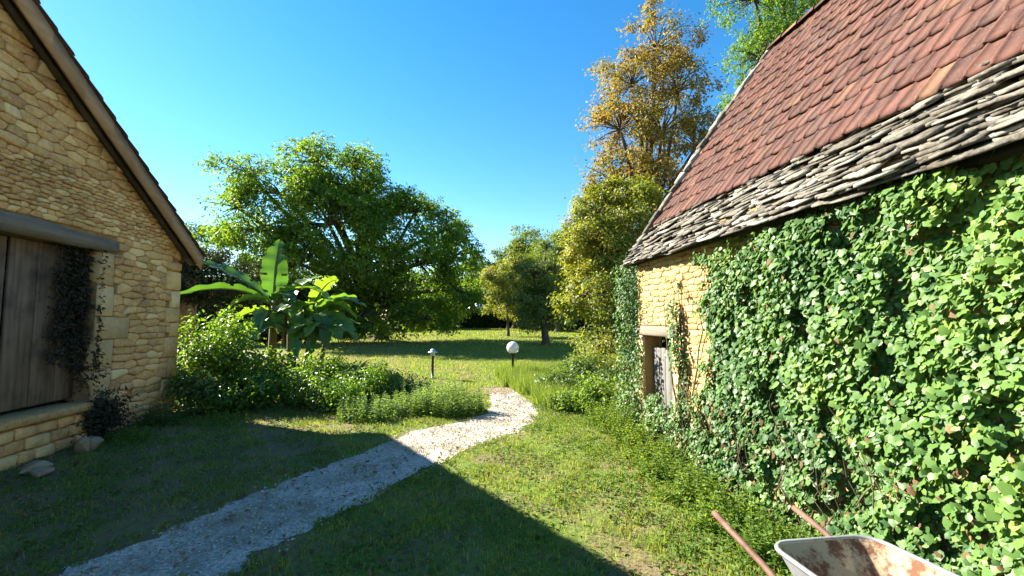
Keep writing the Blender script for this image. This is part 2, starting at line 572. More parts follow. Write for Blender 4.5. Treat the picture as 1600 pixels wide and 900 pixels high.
rows = path_rows()
V, F = [], []
for i, (a, b) in enumerate(rows):
    d = (b - a) / np.linalg.norm(b - a)
    a = a - d * (.02 + .07 * math.sin(i * 1.7) * math.sin(i * .61) + random.uniform(-.03, .03))
    b = b + d * (.02 + .07 * math.sin(i * 1.3 + 1) * math.sin(i * .47) + random.uniform(-.03, .03))
    for t in (0, .25, .5, .75, 1):
        p = a * (1 - t) + b * t
        V.append((p[0], p[1], .004))
for i in range(len(rows) - 1):
    for k in range(4):
        F.append((i * 5 + k, i * 5 + k + 1, i * 5 + 6 + k, i * 5 + 5 + k))
tag(part('gravel_path', V, F, M['gravel']), 'pale gravel footpath curving between the barns to the lawn', 'path', kind='structure')


def in_poly(P, poly):
    x, y = P[:, 0], P[:, 1]
    inside = np.zeros(len(P), bool)
    q = np.array(poly)
    j = len(q) - 1
    for i in range(len(q)):
        xi, yi, xj, yj = *q[i], *q[j]
        c = ((yi > y) != (yj > y)) & (x < (xj - xi) * (y - yi) / (yj - yi + 1e-12) + xi)
        inside ^= c
        j = i
    return inside


PATH_POLY = PATH_L + PATH_R[::-1]
# worn earth where the path runs out on the lawn, and the pale drive beyond the barn
a = [(0.55 + .15 * math.sin(k * 2.1), 10.6 + k * .12) for k in range(8)]
ang = np.linspace(0, 2 * math.pi, 28, endpoint=False)
V = [(1.0 + (.62 + .12 * math.sin(3 * w + 1) + .07 * math.sin(7 * w)) * math.cos(w), 10.3 + (.62 + .1 * math.sin(5 * w)) * math.sin(w), .008) for w in ang]
tag(part('worn_earth', V, [tuple(range(28))], M['earth']), 'worn bare earth where the gravel path meets the lawn', 'ground', kind='structure')
V = [(x, y, gzf(y) + .01) for x, y in [(-22, 16.5), (-6.6, 16.8), (-6.2, 19), (-6.9, 22), (-22, 23)]]
tag(part('gravel_drive', V, [(0, 1, 2, 3, 4)], M['gravel']), 'pale gravel drive seen behind the banana plant', 'road', kind='structure')


# ------------------------------------------------------------------ rubble masonry
def clip(poly, a, b, c):
    """keep a*u+b*v<=c"""
    out = []
    for i in range(len(poly)):
        p, q = poly[i], poly[(i + 1) % len(poly)]
        dp, dq = a * p[0] + b * p[1] - c, a * q[0] + b * q[1] - c
        if dp <= 0: out.append(p)
        if (dp < 0 < dq) or (dq < 0 < dp):
            t = dp / (dp - dq)
            out.append((p[0] + (q[0] - p[0]) * t, p[1] + (q[1] - p[1]) * t))
    return out


def rubble(u0, u1, v0, v1, row_h, aspect, holes, top=None, rnd=random):
    """irregular coursed stones as polygons in (u,v); row_h(v) gives the course height"""
    seeds = []
    v = v0
    while v < v1:
        h = row_h(v) * rnd.uniform(.75, 1.3)
        u = u0 - rnd.uniform(0, .2)
        while u < u1:
            w = h * rnd.uniform(*aspect)
            seeds.append((u + w / 2, v + h / 2 + rnd.uniform(-.22, .22) * h, h))
            u += w
        v += h
    S = np.array(seeds)
    keep = np.ones(len(S), bool)
    for (a, b, c, d) in holes:
        keep &= ~((S[:, 0] > a) & (S[:, 0] < b) & (S[:, 1] > c) & (S[:, 1] < d))
    keep &= (S[:, 0] > u0) & (S[:, 0] < u1)
    if top is not None:
        keep &= S[:, 1] < np.array([top(x) for x in S[:, 0]]) - .02
    S = S[keep]
    out = []
    for i, (su, sv, h) in enumerate(S):
        poly = [(max(u0, su - .5), max(v0, sv - .35)), (min(u1, su + .5), max(v0, sv - .35)), (min(u1, su + .5), min(v1, sv + .35)), (max(u0, su - .5), min(v1, sv + .35))]
        d = S[:, :2] - (su, sv)
        dist = d[:, 0] ** 2 * .16 + d[:, 1] ** 2
        for j in np.argsort(dist)[1:19]:
            # stretched metric: courses stay long and low
            du, dv = d[j] * (.16, 1.0)
            mu, mv = su + d[j][0] / 2, sv + d[j][1] / 2
            poly = clip(poly, du, dv, du * mu + dv * mv)
            if len(poly) < 3: break
        for (a, b, c, e) in holes:
            gaps = [(a - su, (1, 0, a)), (su - b, (-1, 0, -b)), (c - sv, (0, 1, c)), (sv - e, (0, -1, -e))]
            g, hp = max(gaps)
            if g > -.01 and len(poly) >= 3: poly = clip(poly, *hp)
        if top is not None and len(poly) >= 3:
            s = (top(su + .05) - top(su - .05)) / .1
            poly = clip(poly, -s, 1, top(su) - s * su)
        if len(poly) >= 3:
            ar = .5 * abs(sum(poly[k][0] * poly[(k + 1) % len(poly)][1] - poly[(k + 1) % len(poly)][0] * poly[k][1] for k in range(len(poly))))
            if ar > .0008: out.append((poly, ar))
    return out


def stone_shape(poly, gap, proud, to3d, rnd=random):
    cu = sum(p[0] for p in poly) / len(poly); cv = sum(p[1] for p in poly) / len(poly)
    # shrink and cut the corners
    q = []
    for i in range(len(poly)):
        p, nx = poly[i], poly[(i + 1) % len(poly)]
        L = math.hypot(nx[0] - p[0], nx[1] - p[1])
        if L < .012: continue
        c = rnd.uniform(.07, .22)
        q.append((p[0] + (nx[0] - p[0]) * c, p[1] + (nx[1] - p[1]) * c))
        q.append((nx[0] + (p[0] - nx[0]) * c, nx[1] + (p[1] - nx[1]) * c))
    if len(q) < 4: return None
    sz_u = max(abs(p[0] - cu) for p in q) + 1e-6; sz_v = max(abs(p[1] - cv) for p in q) + 1e-6
    fu, fv = max(.3, 1 - gap / sz_u), max(.3, 1 - gap / sz_v)
    q = [(cu + (p[0] - cu) * fu + rnd.uniform(-.003, .003), cv + (p[1] - cv) * fv + rnd.uniform(-.003, .003)) for p in q]
    n = len(q)
    bev = min(.012, sz_v * .3)
    iu, iv = max(.3, 1 - bev / sz_u), max(.3, 1 - bev / sz_v)
    tu, tv = rnd.uniform(-.12, .12) * proud / sz_u, rnd.uniform(-.4, .4) * proud / sz_v
    V = [to3d(p[0], p[1], -.03) for p in q] + [to3d(p[0], p[1], proud * .55) for p in q]
    V += [to3d(cu + (p[0] - cu) * iu, cv + (p[1] - cv) * iv, proud + tu * (p[0] - cu) + tv * (p[1] - cv) + rnd.uniform(-.003, .003)) for p in q]
    V.append(to3d(cu, cv, proud * 1.06))
    F = []
    for r_ in (0, 1):
        for k in range(n):
            F.append((r_ * n + k, r_ * n + (k + 1) % n, (r_ + 1) * n + (k + 1) % n, (r_ + 1) * n + k))
    for k in range(n):
        F.append((2 * n + k, 2 * n + (k + 1) % n, 3 * n))
    return V, F


CAMR = Vector((math.cos(YAW), -math.sin(YAW), 0))
CAMF = Vector((math.sin(YAW) * math.cos(PITCH), math.cos(YAW) * math.cos(PITCH), math.sin(PITCH)))
CAMU = CAMR.cross(CAMF)


def seen(p, m=60):
    """depth if the photograph's frame covers that place, else None"""
    v = Vector(p) - Vector((0, 0, EYE))
    z = v.dot(CAMF)
    if z < .2: return None
    x, y = 800 + FPX * v.dot(CAMR) / z, 450 - FPX * v.dot(CAMU) / z
    return z if -m < x < 1600 + m and -m < y < 900 + m else None


def lay_stones(shapes, mat, parent, limit=300, name='stone', vis=None):
    """shapes: (V, F, area, centre); the largest in view become parts, the rest one part"""
    sc = []
    for i, s in enumerate(shapes):
        z = seen(s[3])
        ok = z is not None and (vis is None or vis(s[3]))
        sc.append((s[2] / z ** 2 if ok else 0, i))
    sc.sort(reverse=True)
    mb = MB()
    for k, (a, i) in enumerate(sc):
        V, F = shapes[i][:2]
        if a > 0 and k < limit:
            part(name, V, F, mat, parent, smooth=True)
        else:
            mb.add(V, F)
    if mb.V: mb.build('small_stones' if name == 'stone' else 'further_' + name + 's', mat, parent, True, 'stuff')


# ------------------------------------------------------------------ barn on the left
XL = -4.75
LB = empty('stone_barn', (XL, 4.6, 0), 'shaded ochre rubble barn with plank door and steep tan bargeboard', 'barn')
VX = -4.50           # outer face of the bargeboard
PROF = [(y_, 2.73 + .632 * (8.95 - y_)) for y_ in (8.95, 8.8, 8.0, 7.14, 6.6, 6.1, 5.6, 5.16, 4.6)]
PROF = PROF + [(9.2 - y, z) for y, z in PROF[::-1][1:]]


def prof(y):
    for (a, za), (b, zb) in zip(PROF, PROF[1:]):
        if b <= y <= a: return zb + (za - zb) * (y - b) / (a - b)
    return PROF[0][1]


wall_top = lambda y: prof(y) - .085
mb = MB()
ysw = [8.72, 8.0, 7.14, 6.6, 6.1, 5.6, 5.16, 4.6, 4.04, 3.6, 3.1, 2.6, 2.06, 1.2, .48]
DOOR = (4.55, 6.86, .52, 2.56)      # opening: u0,u1,v0,v1


def wall_panel(x, mb, cut):
    for a, b in zip(ysw, ysw[1:]):
        ya, yb = a, b
        segs = [(0, None)]
        pts = sorted({ya, yb} | {d for d in (DOOR[0], DOOR[1]) if yb < d < ya}, reverse=True) if cut else [ya, yb]
        for p, q in zip(pts, pts[1:]):
            mid = (p + q) / 2
            if cut and DOOR[0] < mid < DOOR[1]:
                mb.add([(x, q, -.3), (x, p, -.3), (x, p, DOOR[2]), (x, q, DOOR[2])], [(0, 1, 2, 3)])
                mb.add([(x, q, DOOR[3]), (x, p, DOOR[3]), (x, p, wall_top(p)), (x, q, wall_top(q))], [(0, 1, 2, 3)])
            else:
                mb.add([(x, q, -.3), (x, p, -.3), (x, p, wall_top(p)), (x, q, wall_top(q))], [(0, 1, 2, 3)])


wall_panel(XL - .012, mb, True)
wall_panel(-14.5, mb, False)
mb.add([(XL - .012, 8.72, -.3), (-14.5, 8.72, -.3), (-14.5, 8.72, 2.8), (XL - .012, 8.72, 2.8)], [(0, 1, 2, 3)])
mb.add([(XL - .012, .48, -.3), (-14.5, .48, -.3), (-14.5, .48, 2.8), (XL - .012, .48, 2.8)], [(0, 1, 2, 3)])
# reveals of the doorway
xr = XL - .30
u0, u1, v0, v1 = DOOR
mb.add([(XL - .012, u1, v0), (xr, u1, v0), (xr, u1, v1), (XL - .012, u1, v1)], [(0, 1, 2, 3)])
mb.add([(XL - .012, u0, v0), (xr, u0, v0), (xr, u0, v1), (XL - .012, u0, v1)], [(3, 2, 1, 0)])
mb.add([(XL - .012, u0, v1), (XL - .012, u1, v1), (xr, u1, v1), (xr, u0, v1)], [(0, 1, 2, 3)])
mb.build('wall', M['mortar_left'], LB)

LINTEL = (4.3, 7.16, 2.55, 2.79)
JAMBS = [(6.86, 7.18, .40, .92), (6.86, 7.20, .93, 1.32), (6.86, 7.50, 1.335, 1.64), (6.86, 7.16, 1.655, 2.08), (6.86, 7.13, 2.09, 2.54)]
QUOINS = []
qz = 0.0
k = 0
while qz < 2.5:
    h = random.uniform(.22, .36); w = (.24, .40)[k % 2] * random.uniform(.9, 1.1)
    QUOINS.append((8.74 - w, 8.74, qz, min(2.62, qz + h) - .012)); qz += h; k += 1
holes = [(u0, u1 + .002, v0 - .24, v1), LINTEL] + JAMBS + QUOINS
to_l = lambda u, v, d: (XL + d, u, v)


def row_left(v):
    if 2.75 < v < 3.45: return .052
    if 1.2 < v < 2.5: return .105
    if v < 1.2: return .095
    return .085 if int(v * 7) % 3 else .13


rr = random.Random(11)
shapes = []
for poly, ar in rubble(.5, 8.72, 0.0, 5.4, row_left, (1.0, 4.6), holes, wall_top, rr):
    s = stone_shape(poly, .0055, rr.uniform(.006, .036), to_l, rr)
    if s:
        cu = sum(p[0] for p in poly) / len(poly); cv = sum(p[1] for p in poly) / len(poly)
        shapes.append((s[0], s[1], ar, (XL, cu, cv)))
lay_stones(shapes, M['stone_left'], LB)
for (a, b, c, d) in JAMBS:
    mb = MB(); mb.bevelbox(XL - .28, XL + .02, a, b - .01, c, d, .012, .006)
    mb.build('jamb_stone', M['dressed'], LB, True)
for (a, b, c, d) in QUOINS:
    mb = MB(); mb.bevelbox(XL - .25, XL + .022, a + .008, b + .012, c, d, .02, .008)
    mb.build('corner_stone', M['stone_left'], LB, True)
# lintel beam: slightly bowed and split at its end
ysl = np.linspace(LINTEL[0], LINTEL[1], 12)
V, F = [], []
for i, y in enumerate(ysl):
    e = .012 * math.sin(i * 1.3); s = .006 * math.sin(i * 2.1)
    zb, zt = LINTEL[2] + e * .6 + .01, LINTEL[3] - .008 + e - .07 * (i / 11) ** 2
    for (x, z) in ((XL - .2, zb), (XL + .040 + s, zb + .004), (XL + .044 + s, (zb + zt) / 2), (XL + .040 + s, zt - .004), (XL - .2, zt)):
        V.append((x, y, z))
for i in range(11):
    for k in range(5):
        F.append((i * 5 + k, i * 5 + (k + 1) % 5, i * 5 + 5 + (k + 1) % 5, i * 5 + 5 + k))
F += [(4, 3, 2, 1, 0), tuple(55 + k for k in range(5))]
part('lintel', V, F, M['beam'], LB)
# sill: a long worn slab over a footing of blocks
mb = MB()
mb.bevelbox(XL - .28, XL + .16, 4.3, 6.70, .43, .525, .018, .006)
mb.build('sill', M['stone_left'], LB)
zf = 0.0
for h in (.15, .14, .13):
    y = 4.3 + random.uniform(-.15, 0)
    while y < 6.6:
        w = random.uniform(.22, .5)
        mb = MB(); mb.bevelbox(XL - .1, XL + .10 + random.uniform(0, .04), y, min(6.68, y + w) - .012, zf, zf + h - .01, .018, .01)
        mb.build('footing_stone', M['stone_left'], LB, True)
        y += w
    zf += h
# the door: two leaves of planks, set back
for lf, (ya, yb) in enumerate(((4.62, 5.80), (5.84, 6.84))):
    door = MB()
    door.box(xr + .015, xr + .045, ya + .02, yb - .02, .80, .92).box(xr + .015, xr + .045, ya + .02, yb - .02, 2.05, 2.17)
    d = door.build('door', M['door_left'], LB)
    ws = [.30, .30, .28, .30] if lf == 0 else [.36, .34, .30]
    y = ya
    for w in ws:
        w2 = w * (yb - ya) / sum(ws)
        mb = MB(); mb.bevelbox(xr + .05, xr + .085 + random.uniform(0, .012), y + .004, y + w2 - .004, .535 + random.uniform(0, .04), 2.55, .006, .003)
        mb.build('plank', M['door_left'], d)
        y += w2
mb = MB(); mb.box(xr - .05, xr + .01, 4.56, 6.85, .53, 2.55)
mb.build('door_backing', M['underlay'], LB)
# roof: boarding, rafters, bargeboard and tiles
mb = MB()
for (a, za), (b, zb) in zip(PROF, PROF[1:]):
    mb.add([(VX - .03, a, za - .03), (VX - .03, b, zb - .03), (-14.8, b, zb - .03), (-14.8, a, za - .03),
            (VX - .03, a, za - .06), (VX - .03, b, zb - .06), (-14.8, b, zb - .06), (-14.8, a, za - .06)],
           [(0, 1, 2, 3), (7, 6, 5, 4), (0, 4, 5, 1), (3, 2, 6, 7)])
mb.build('roof_boarding', M['soffit'], LB)
for half in (0, 1):
    pr = PROF[:9] if half == 0 else PROF[8:]
    mb = MB()
    for (a, za), (b, zb) in zip(pr, pr[1:]):
        o1, o2 = .05, -.205
        mb.add([(VX, a, za + o2), (VX, b, zb + o2), (VX, b, zb + o1), (VX, a, za + o1), (VX - .028, a, za + o2), (VX - .028, b, zb + o2), (VX - .028, b, zb + o1), (VX - .028, a, za + o1)],
               [(0, 1, 2, 3), (7, 6, 5, 4), (3, 2, 6, 7), (0, 4, 5, 1)])
    a, za = pr[0]; mb.add([(VX, a, za + o2), (VX, a, za + o1), (VX - .028, a, za + o1), (VX - .028, a, za + o2)], [(0, 1, 2, 3)])
    mb.build('bargeboard', M['barge'], LB)
    mb = MB()
    for (a, za), (b, zb) in zip(pr, pr[1:]):
        mb.add([(XL + .03, a, za - .13), (XL + .03, b, zb - .13), (XL + .03, b, zb - .07), (XL + .03, a, za - .07), (XL + .11, a, za - .13), (XL + .11, b, zb - .13), (XL + .11, b, zb - .07), (XL + .11, a, za - .07)],
               [(0, 1, 2, 3), (7, 6, 5, 4), (3, 2, 6, 7), (0, 4, 5, 1)])
    mb.build('rafter', M['soffit'], LB)


def tile_shape(w, ln, th=.012, lift=.031):
    """interlocking clay tile: flat pan, rolled rib on one side, thick lower lip; x across, y up the slope, z out"""
    xs_ = [0, w * .02, w * .08, w * .14, w * .17, w * .55, w * .95, w * 1.0]
    zs = [-.004, .011, .015, .011, .001, .000, .001, -.005]
    V = []
    for (y, dz) in ((-.008, lift - .004), (.022, lift + .006), (ln, 0)):
        for x, z in zip(xs_, zs):
            bow = -.005 * math.cos((x / w - .5) * 2.2) if y < .01 else 0
            V.append((x, y + bow, z + dz))
    for x, z in zip(xs_, zs):
        V.append((x, -.004 - .004 * math.cos((x / w - .5) * 2.2), z + lift - th - .008))
    F = []
    for r_ in (0, 1):
        for k in range(7):
            F.append((r_ * 8 + k, r_ * 8 + k + 1, r_ * 8 + 9 + k, r_ * 8 + 8 + k))
    for k in range(7):
        F.append((24 + k, 25 + k, k + 1, k))
    return np.array(V), F


TV, TF = tile_shape(.137, .34)


def tile_matrix(p, ax, ay, az):
    return Matrix(((ax[0], ay[0], az[0], p[0]), (ax[1], ay[1], az[1], p[1]), (ax[2], ay[2], az[2], p[2]), (0, 0, 0, 1)))


tile_me = [mesh_data('tile', TV + rng.normal(0, .0018, TV.shape), TF, M['tile'], False) for _ in range(4)]
# left roof: courses up both slopes
mb = MB()
for half in (0, 1):
    pr = [(y, z) for y, z in PROF[:9]]
    if half: pr = [(9.2 - y, z) for y, z in pr]
    sg = -1 if half == 0 else 1
    acc, nxt = 0.0, 0.0
    for (a, za), (b, zb) in zip(pr, pr[1:]):
        L = math.hypot(b - a, zb - za); ay = Vector((0, (b - a) / L, (zb - za) / L))
        while nxt < acc + L:
            t = nxt - acc
            p0 = Vector((0, a, za)) + ay * t
            ax = Vector((sg * -1, 0, 0)) if half == 0 else Vector((-1, 0, 0))
            ax = Vector((-1, 0, 0)); az = ax.cross(ay)
            if az.z < 0:
                ax = Vector((1, 0, 0)); az = ax.cross(ay)
            for c in range(10):
                x = VX + .03 - .137 * c - (.137 if ax.x > 0 else 0)
                p = p0 + Vector((x, 0, 0)) + az * (.045 + random.uniform(-.004, .004))
                if c == 0:
                    o = link('tile', random.choice(tile_me), LB, tile_matrix(p, ax, ay, az))
                else:
                    mb.add([tuple(p + ax * v[0] + ay * v[1] + az * v[2]) for v in TV], TF)
            xa, xb = VX + .03 - 1.37, -14.8
            q0, q1 = p0 + az * .075, p0 + ay * .34 + az * .045
            mb.add([(xa, q0.y, q0.z), (xb, q0.y, q0.z), (xb, q1.y, q1.z), (xa, q1.y, q1.z), (xa, q0.y, q0.z - .02), (xb, q0.y, q0.z - .02)], [(0, 1, 2, 3), (0, 4, 5, 1)])
            nxt += .285
        acc += L
mb.build('further_tiles', M['tile'], LB, False, 'stuff')
V, F = tube_arrays([(VX + .03, 4.6, 5.50), (-14.8, 4.6, 5.50)], .09, 10)
part('ridge', V, F, M['tile'], LB, True)

# ------------------------------------------------------------------ barn on the right
XR = 2.75
RB = empty('ivy_barn', (XR, 1.6, 0), 'sunlit golden stone barn with steep red tile roof and slab eaves', 'barn')
RY0, RY1 = -3.0, 6.22
RDOOR = (5.22, 6.04, 0.0, 1.385)
mb = MB()
x = XR + .012
for (a, b, c, d) in ((RY0, RDOOR[0], -.3, 2.62), (RDOOR[1], RY1, -.3, 2.62), (RDOOR[0], RDOOR[1], RDOOR[3], 2.62)):
    mb.add([(x, a, c), (x, b, c), (x, b, d), (x, a, d)], [(3, 2, 1, 0)])
for y in (RY0, RY1):
    mb.add([(x, y, -.3), (7.45, y, -.3), (7.45, y, 2.62), (5.1, y, 5.75), (x, y, 2.62)], [(0, 1, 2, 3, 4)])
mb.add([(7.45, RY0, -.3), (7.45, RY1, -.3), (7.45, RY1, 2.62), (7.45, RY0, 2.62)], [(0, 1, 2, 3)])
for y in RDOOR[:2]:
    mb.add([(x, y, 0), (x + .3, y, 0), (x + .3, y, RDOOR[3]), (x, y, RDOOR[3])], [(0, 1, 2, 3)])
mb.add([(x, RDOOR[0], RDOOR[3]), (x, RDOOR[1], RDOOR[3]), (x + .3, RDOOR[1], RDOOR[3]), (x + .3, RDOOR[0], RDOOR[3])], [(0, 1, 2, 3)])
mb.build('wall', M['mortar_right'], RB)
RLINT = (5.06, 6.22, 1.385, 1.53)
RJ = [(5.06, 5.22, 0.0, .5), (5.04, 5.22, .51, .95), (5.07, 5.22, .96, 1.38), (6.04, 6.2, 0, .42), (6.04, 6.21, .43, .9), (6.04, 6.19, .91, 1.38)]
holes = [(RDOOR[0], RDOOR[1], -.1, RDOOR[3]), RLINT] + RJ
to_r = lambda u, v, d: (XR - d, u, v)
rr = random.Random(5)
shapes = []
for poly, ar in rubble(2.9, RY1, 0, 2.6, lambda v: .075, (1.2, 3.4), holes, None, rr) + rubble(RY0, 2.9, 0, 2.6, lambda v: .13, (1.3, 2.8), [], None, rr):
    s = stone_shape(poly, .003, rr.uniform(.004, .018), to_r, rr)
    if s:
        cu = sum(p[0] for p in poly) / len(poly); cv = sum(p[1] for p in poly) / len(poly)
        shapes.append((s[0], [f[::-1] for f in s[1]], ar, (XR, cu, cv)))
lay_stones(shapes, M['stone_right'], RB, 300, 'stone', lambda c: c[1] > 4.25)
for (a, b, c, d) in RJ:
    mb = MB(); mb.bevelbox(XR - .022, XR + .28, a + .004, b - .004, c, d, .012, .005)
    mb.build('jamb_stone', M['dressed'], RB, True)
mb = MB(); mb.bevelbox(XR - .045, XR + .25, RLINT[0], RLINT[1] - .03, RLINT[2] + .004, RLINT[3] - .006, .016, .008)
mb.build('lintel', M['lintel_right'], RB)
mb = MB(); mb.box(XR + .26, XR + .31, RDOOR[0], RDOOR[1], 0, RDOOR[3])
mb.build('door_backing', M['underlay'], RB)
d = MB().box(XR + .155, XR + .18, 5.24, 6.02, .35, .45).box(XR + .155, XR + .18, 5.24, 6.02, .72, .76).build('door', M['door_right'], RB)
y = 5.235
for w in (.14, .13, .15, .12, .13, .115):
    mb = MB(); mb.bevelbox(XR + .115, XR + .15 + random.uniform(-.006, .006), y + .004, y + w - .004, .06 + random.uniform(0, .04), 1.22 + random.uniform(-.03, .01), .005, .003)
    mb.build('plank', M['door_right'], d)
    y += w

# roof boarding under the tiles and under the slabs
EAVE = (2.56, 2.40); BRK = (3.05, 3.02); RDG = (5.1, 5.92)
mb = MB()
pts = [(EAVE[0] + .10, EAVE[1] + .03), (BRK[0] + .07, BRK[1] - .02), (RDG[0], RDG[1] - .03), (7.15, 3.02), (7.64, 2.40)]
for (a, za), (b, zb) in zip(pts, pts[1:]):
    mb.add([(a, RY0 - .05, za), (b, RY0 - .05, zb), (b, RY1 + .0, zb), (a, RY1 + .0, za), (a, RY0 - .05, za - .05), (b, RY0 - .05, zb - .05), (b, RY1 + .0, zb - .05), (a, RY1 + .0, za - .05)],
           [(0, 1, 2, 3), (7, 6, 5, 4), (3, 2, 6, 7), (0, 4, 5, 1), (0, 3, 7, 4)])
mb.build('roof_boarding', M['underlay'], RB)
# the slab courses along the eaves
def slab(w, dep, th, rnd):
    k = 5
    front = [(-w / 2 + w * i / (k - 1), rnd.uniform(-.022, .022) - (.02 if i in (0, k - 1) else 0) * -1) for i in range(k)]
    out = front + [(w / 2 * .94, dep), (-w / 2 * .94, dep)]
    n_ = len(out)
    V = [(a, b, 0) for a, b in out] + [(a, b + (.006 if i < k else 0), th + rnd.uniform(-.004, .004)) for i, (a, b) in enumerate(out)]
    F = [tuple(range(n_))[::-1], tuple(range(n_, 2 * n_))] + [(i, (i + 1) % n_, n_ + (i + 1) % n_, n_ + i) for i in range(n_)]
    return V, F


rr = random.Random(3)
NR = 27
slabs = []
for i in range(NR):
    t = i / (NR - 1)
    bx_, bz_ = EAVE[0] + (BRK[0] - EAVE[0]) * t, EAVE[1] + (BRK[1] - EAVE[1]) * t
    y = RY0 + rr.uniform(-.2, 0)
    while y < RY1 + .1:
        w = rr.uniform(.08, .30) if i else rr.uniform(.25, .5)
        th = rr.uniform(.009, .022)
        V, F = slab(w * 1.04, .30, th, rr)
        tilt = R(rr.uniform(14, 36)); roll = rr.uniform(-.06, .06); yw = rr.uniform(-.08, .08)
        ox = bx_ + rr.uniform(-.045, .045) + .012 * math.sin(y * 2.3); oz = bz_ + rr.uniform(-.012, .012) + .012 * math.sin(y * 1.1)
        Mx = Matrix.Translation((ox, y + w / 2, oz)) @ Matrix.Rotation(-tilt, 4, 'Y') @ Matrix.Rotation(roll, 4, 'X') @ Matrix.Rotation(R(-90) + yw, 4, 'Z')
        W = [tuple(Mx @ Vector(v)) for v in V]
        slabs.append((W, F, w * th, (ox, y + w / 2, oz)))
        y += w * rr.uniform(.97, 1.05)
sc = sorted(range(len(slabs)), key=lambda i: -(slabs[i][2] / (seen(slabs[i][3]) or 1e6) ** 2))
mb = MB()
for k, i in enumerate(sc):
    if k < 300 and seen(slabs[i][3]): part('slab', slabs[i][0], slabs[i][1], M['lauze'], RB)
    else: mb.add(slabs[i][0], slabs[i][1])
mb.build('further_slabs', M['lauze'], RB, False, 'stuff')
# tiles
sl = Vector((RDG[0] - BRK[0], 0, RDG[1] - BRK[1])); SL = sl.length
ay = sl.normalized(); ax = Vector((0, -1, 0)); az = ax.cross(ay)
if az.z < 0: az = -az
allt = []
nrow = int(SL / .27) + 1
for i in range(nrow):
    s = i * .27 - .03
    if s + .1 > SL: break
    for c in range(68):
        y = RY1 + .03 - .137 * c
        sag = .03 * math.sin(i * .5 + y * .7) * .5
        p = Vector((BRK[0], y, BRK[1])) + ay * (s + random.uniform(-.008, .008)) + az * (.012 + sag * .5 + random.uniform(-.004, .005))
        ra = random.gauss(0, .03)
        a2 = (ax + ay * ra).normalized(); y2 = (ay - ax * ra + az * random.gauss(0, .022)).normalized(); z2 = a2.cross(y2)
        if z2.z < 0: z2 = -z2
        allt.append((tuple(p), a2, y2, z2))
sc = sorted(range(len(allt)), key=lambda i: seen(allt[i][0], 20) or 1e6)
mb = MB()
for k, i in enumerate(sc):
    p, a2, y2, z2 = allt[i]
    if k < 300 and seen(p, 20):
        link('tile', tile_me[k % 4], RB, tile_matrix(p, a2, y2, z2))
    else:
        mb.add([tuple(Vector(p) + a2 * v[0] + y2 * v[1] + z2 * v[2]) for v in TV], TF)
mb.build('further_tiles', M['tile'], RB, False, 'stuff')
# far slope, ridge and verge
mb = MB()
for i in range(16):
    for c in range(15):
        s0, s1 = i / 16, (i + 1) / 16
        xa, xb = 5.1 + 2.6 * s0, 5.1 + 2.6 * s1 + .05
        za, zb = 5.95 - 3.55 * s0, 5.95 - 3.55 * s1 + .01
        y0, y1 = RY0 + c * .62, RY0 + c * .62 + .61
        mb.add([(xa, y0, za), (xb, y0, zb), (xb, y1, zb), (xa, y1, za), (xb, y0, zb - .03), (xb, y1, zb - .03)], [(3, 2, 1, 0), (1, 4, 5, 2)][0:2])
mb.build('rear_slope', M['tile'], RB)
y = RY1 + .02
while y > RY0:
    V, F = [], []
    for (yy, r_) in ((y, .085), (y - .33, .10)):
        for k in range(9):
            w = math.pi * k / 8
            V.append((5.1 + math.cos(w) * r_ * 1.2, yy, 5.91 + math.sin(w) * r_))
    for k in range(8): F.append((k, k + 1, 10 + k, 9 + k))
    F.append(tuple(range(9)))
    part('ridge_tile', V, F, M['tile'], RB, True)
    y -= .31
# mortared verge at the far gable
pts = [(2.62 + 2.48 * k_ / 15, 2.46 + 3.5 * k_ / 15 + .05 * math.sin(k_ * math.pi / 15)) for k_ in range(16)]
q_, tot = 0.0, 4.29
vd = Vector((2.48, 0, 3.5)).normalized(); vn = Vector((-vd.z, 0, vd.x))
while q_ < tot:
    ln_ = random.uniform(.10, .24)
    t_m = (q_ + ln_ / 2) / tot
    cpt = Vector((2.62, RY1 + .05 + random.uniform(-.015, .015), 2.44)) + vd * (q_ + ln_ / 2) + vn * (.05 * math.sin(t_m * math.pi) + random.uniform(-.012, .012))
    b_ = MB(); b_.bevelbox(-ln_ / 2 + .004, ln_ / 2 - .004, -.06, .06, -.035, .035, .012, .012)
    Rm = Matrix(((vd.x, 0, vn.x), (0, 1, 0), (vd.z, 0, vn.z)))
    part('verge_stone', [tuple(cpt + Rm @ Vector(v)) for v in b_.V], b_.F, M['lauze'], RB)
    q_ += ln_


# ------------------------------------------------------------------ plants: generators
def rand_dirs(n_, up=0.0):
    d = rng.normal(0, 1, (n_, 3)); d[:, 2] += up
    return unit(d)


def leaf_cloud(P, out, size, T=KITE, TT=KITE_T, upb=.6, outb=.6, rnd=.8, droop=.3, jit=.35):
    n_ = len(P)
    nor = out * outb + np.array([0, 0, upb]) + rng.normal(0, rnd, (n_, 3)) * .6
    dr = out * .7 + rng.normal(0, .7, (n_, 3)) + np.array([0, 0, -droop])
    S = size * (1 + rng.uniform(-jit, jit, n_))
    return scatter(T, TT, P, frames(nor, dr), S)


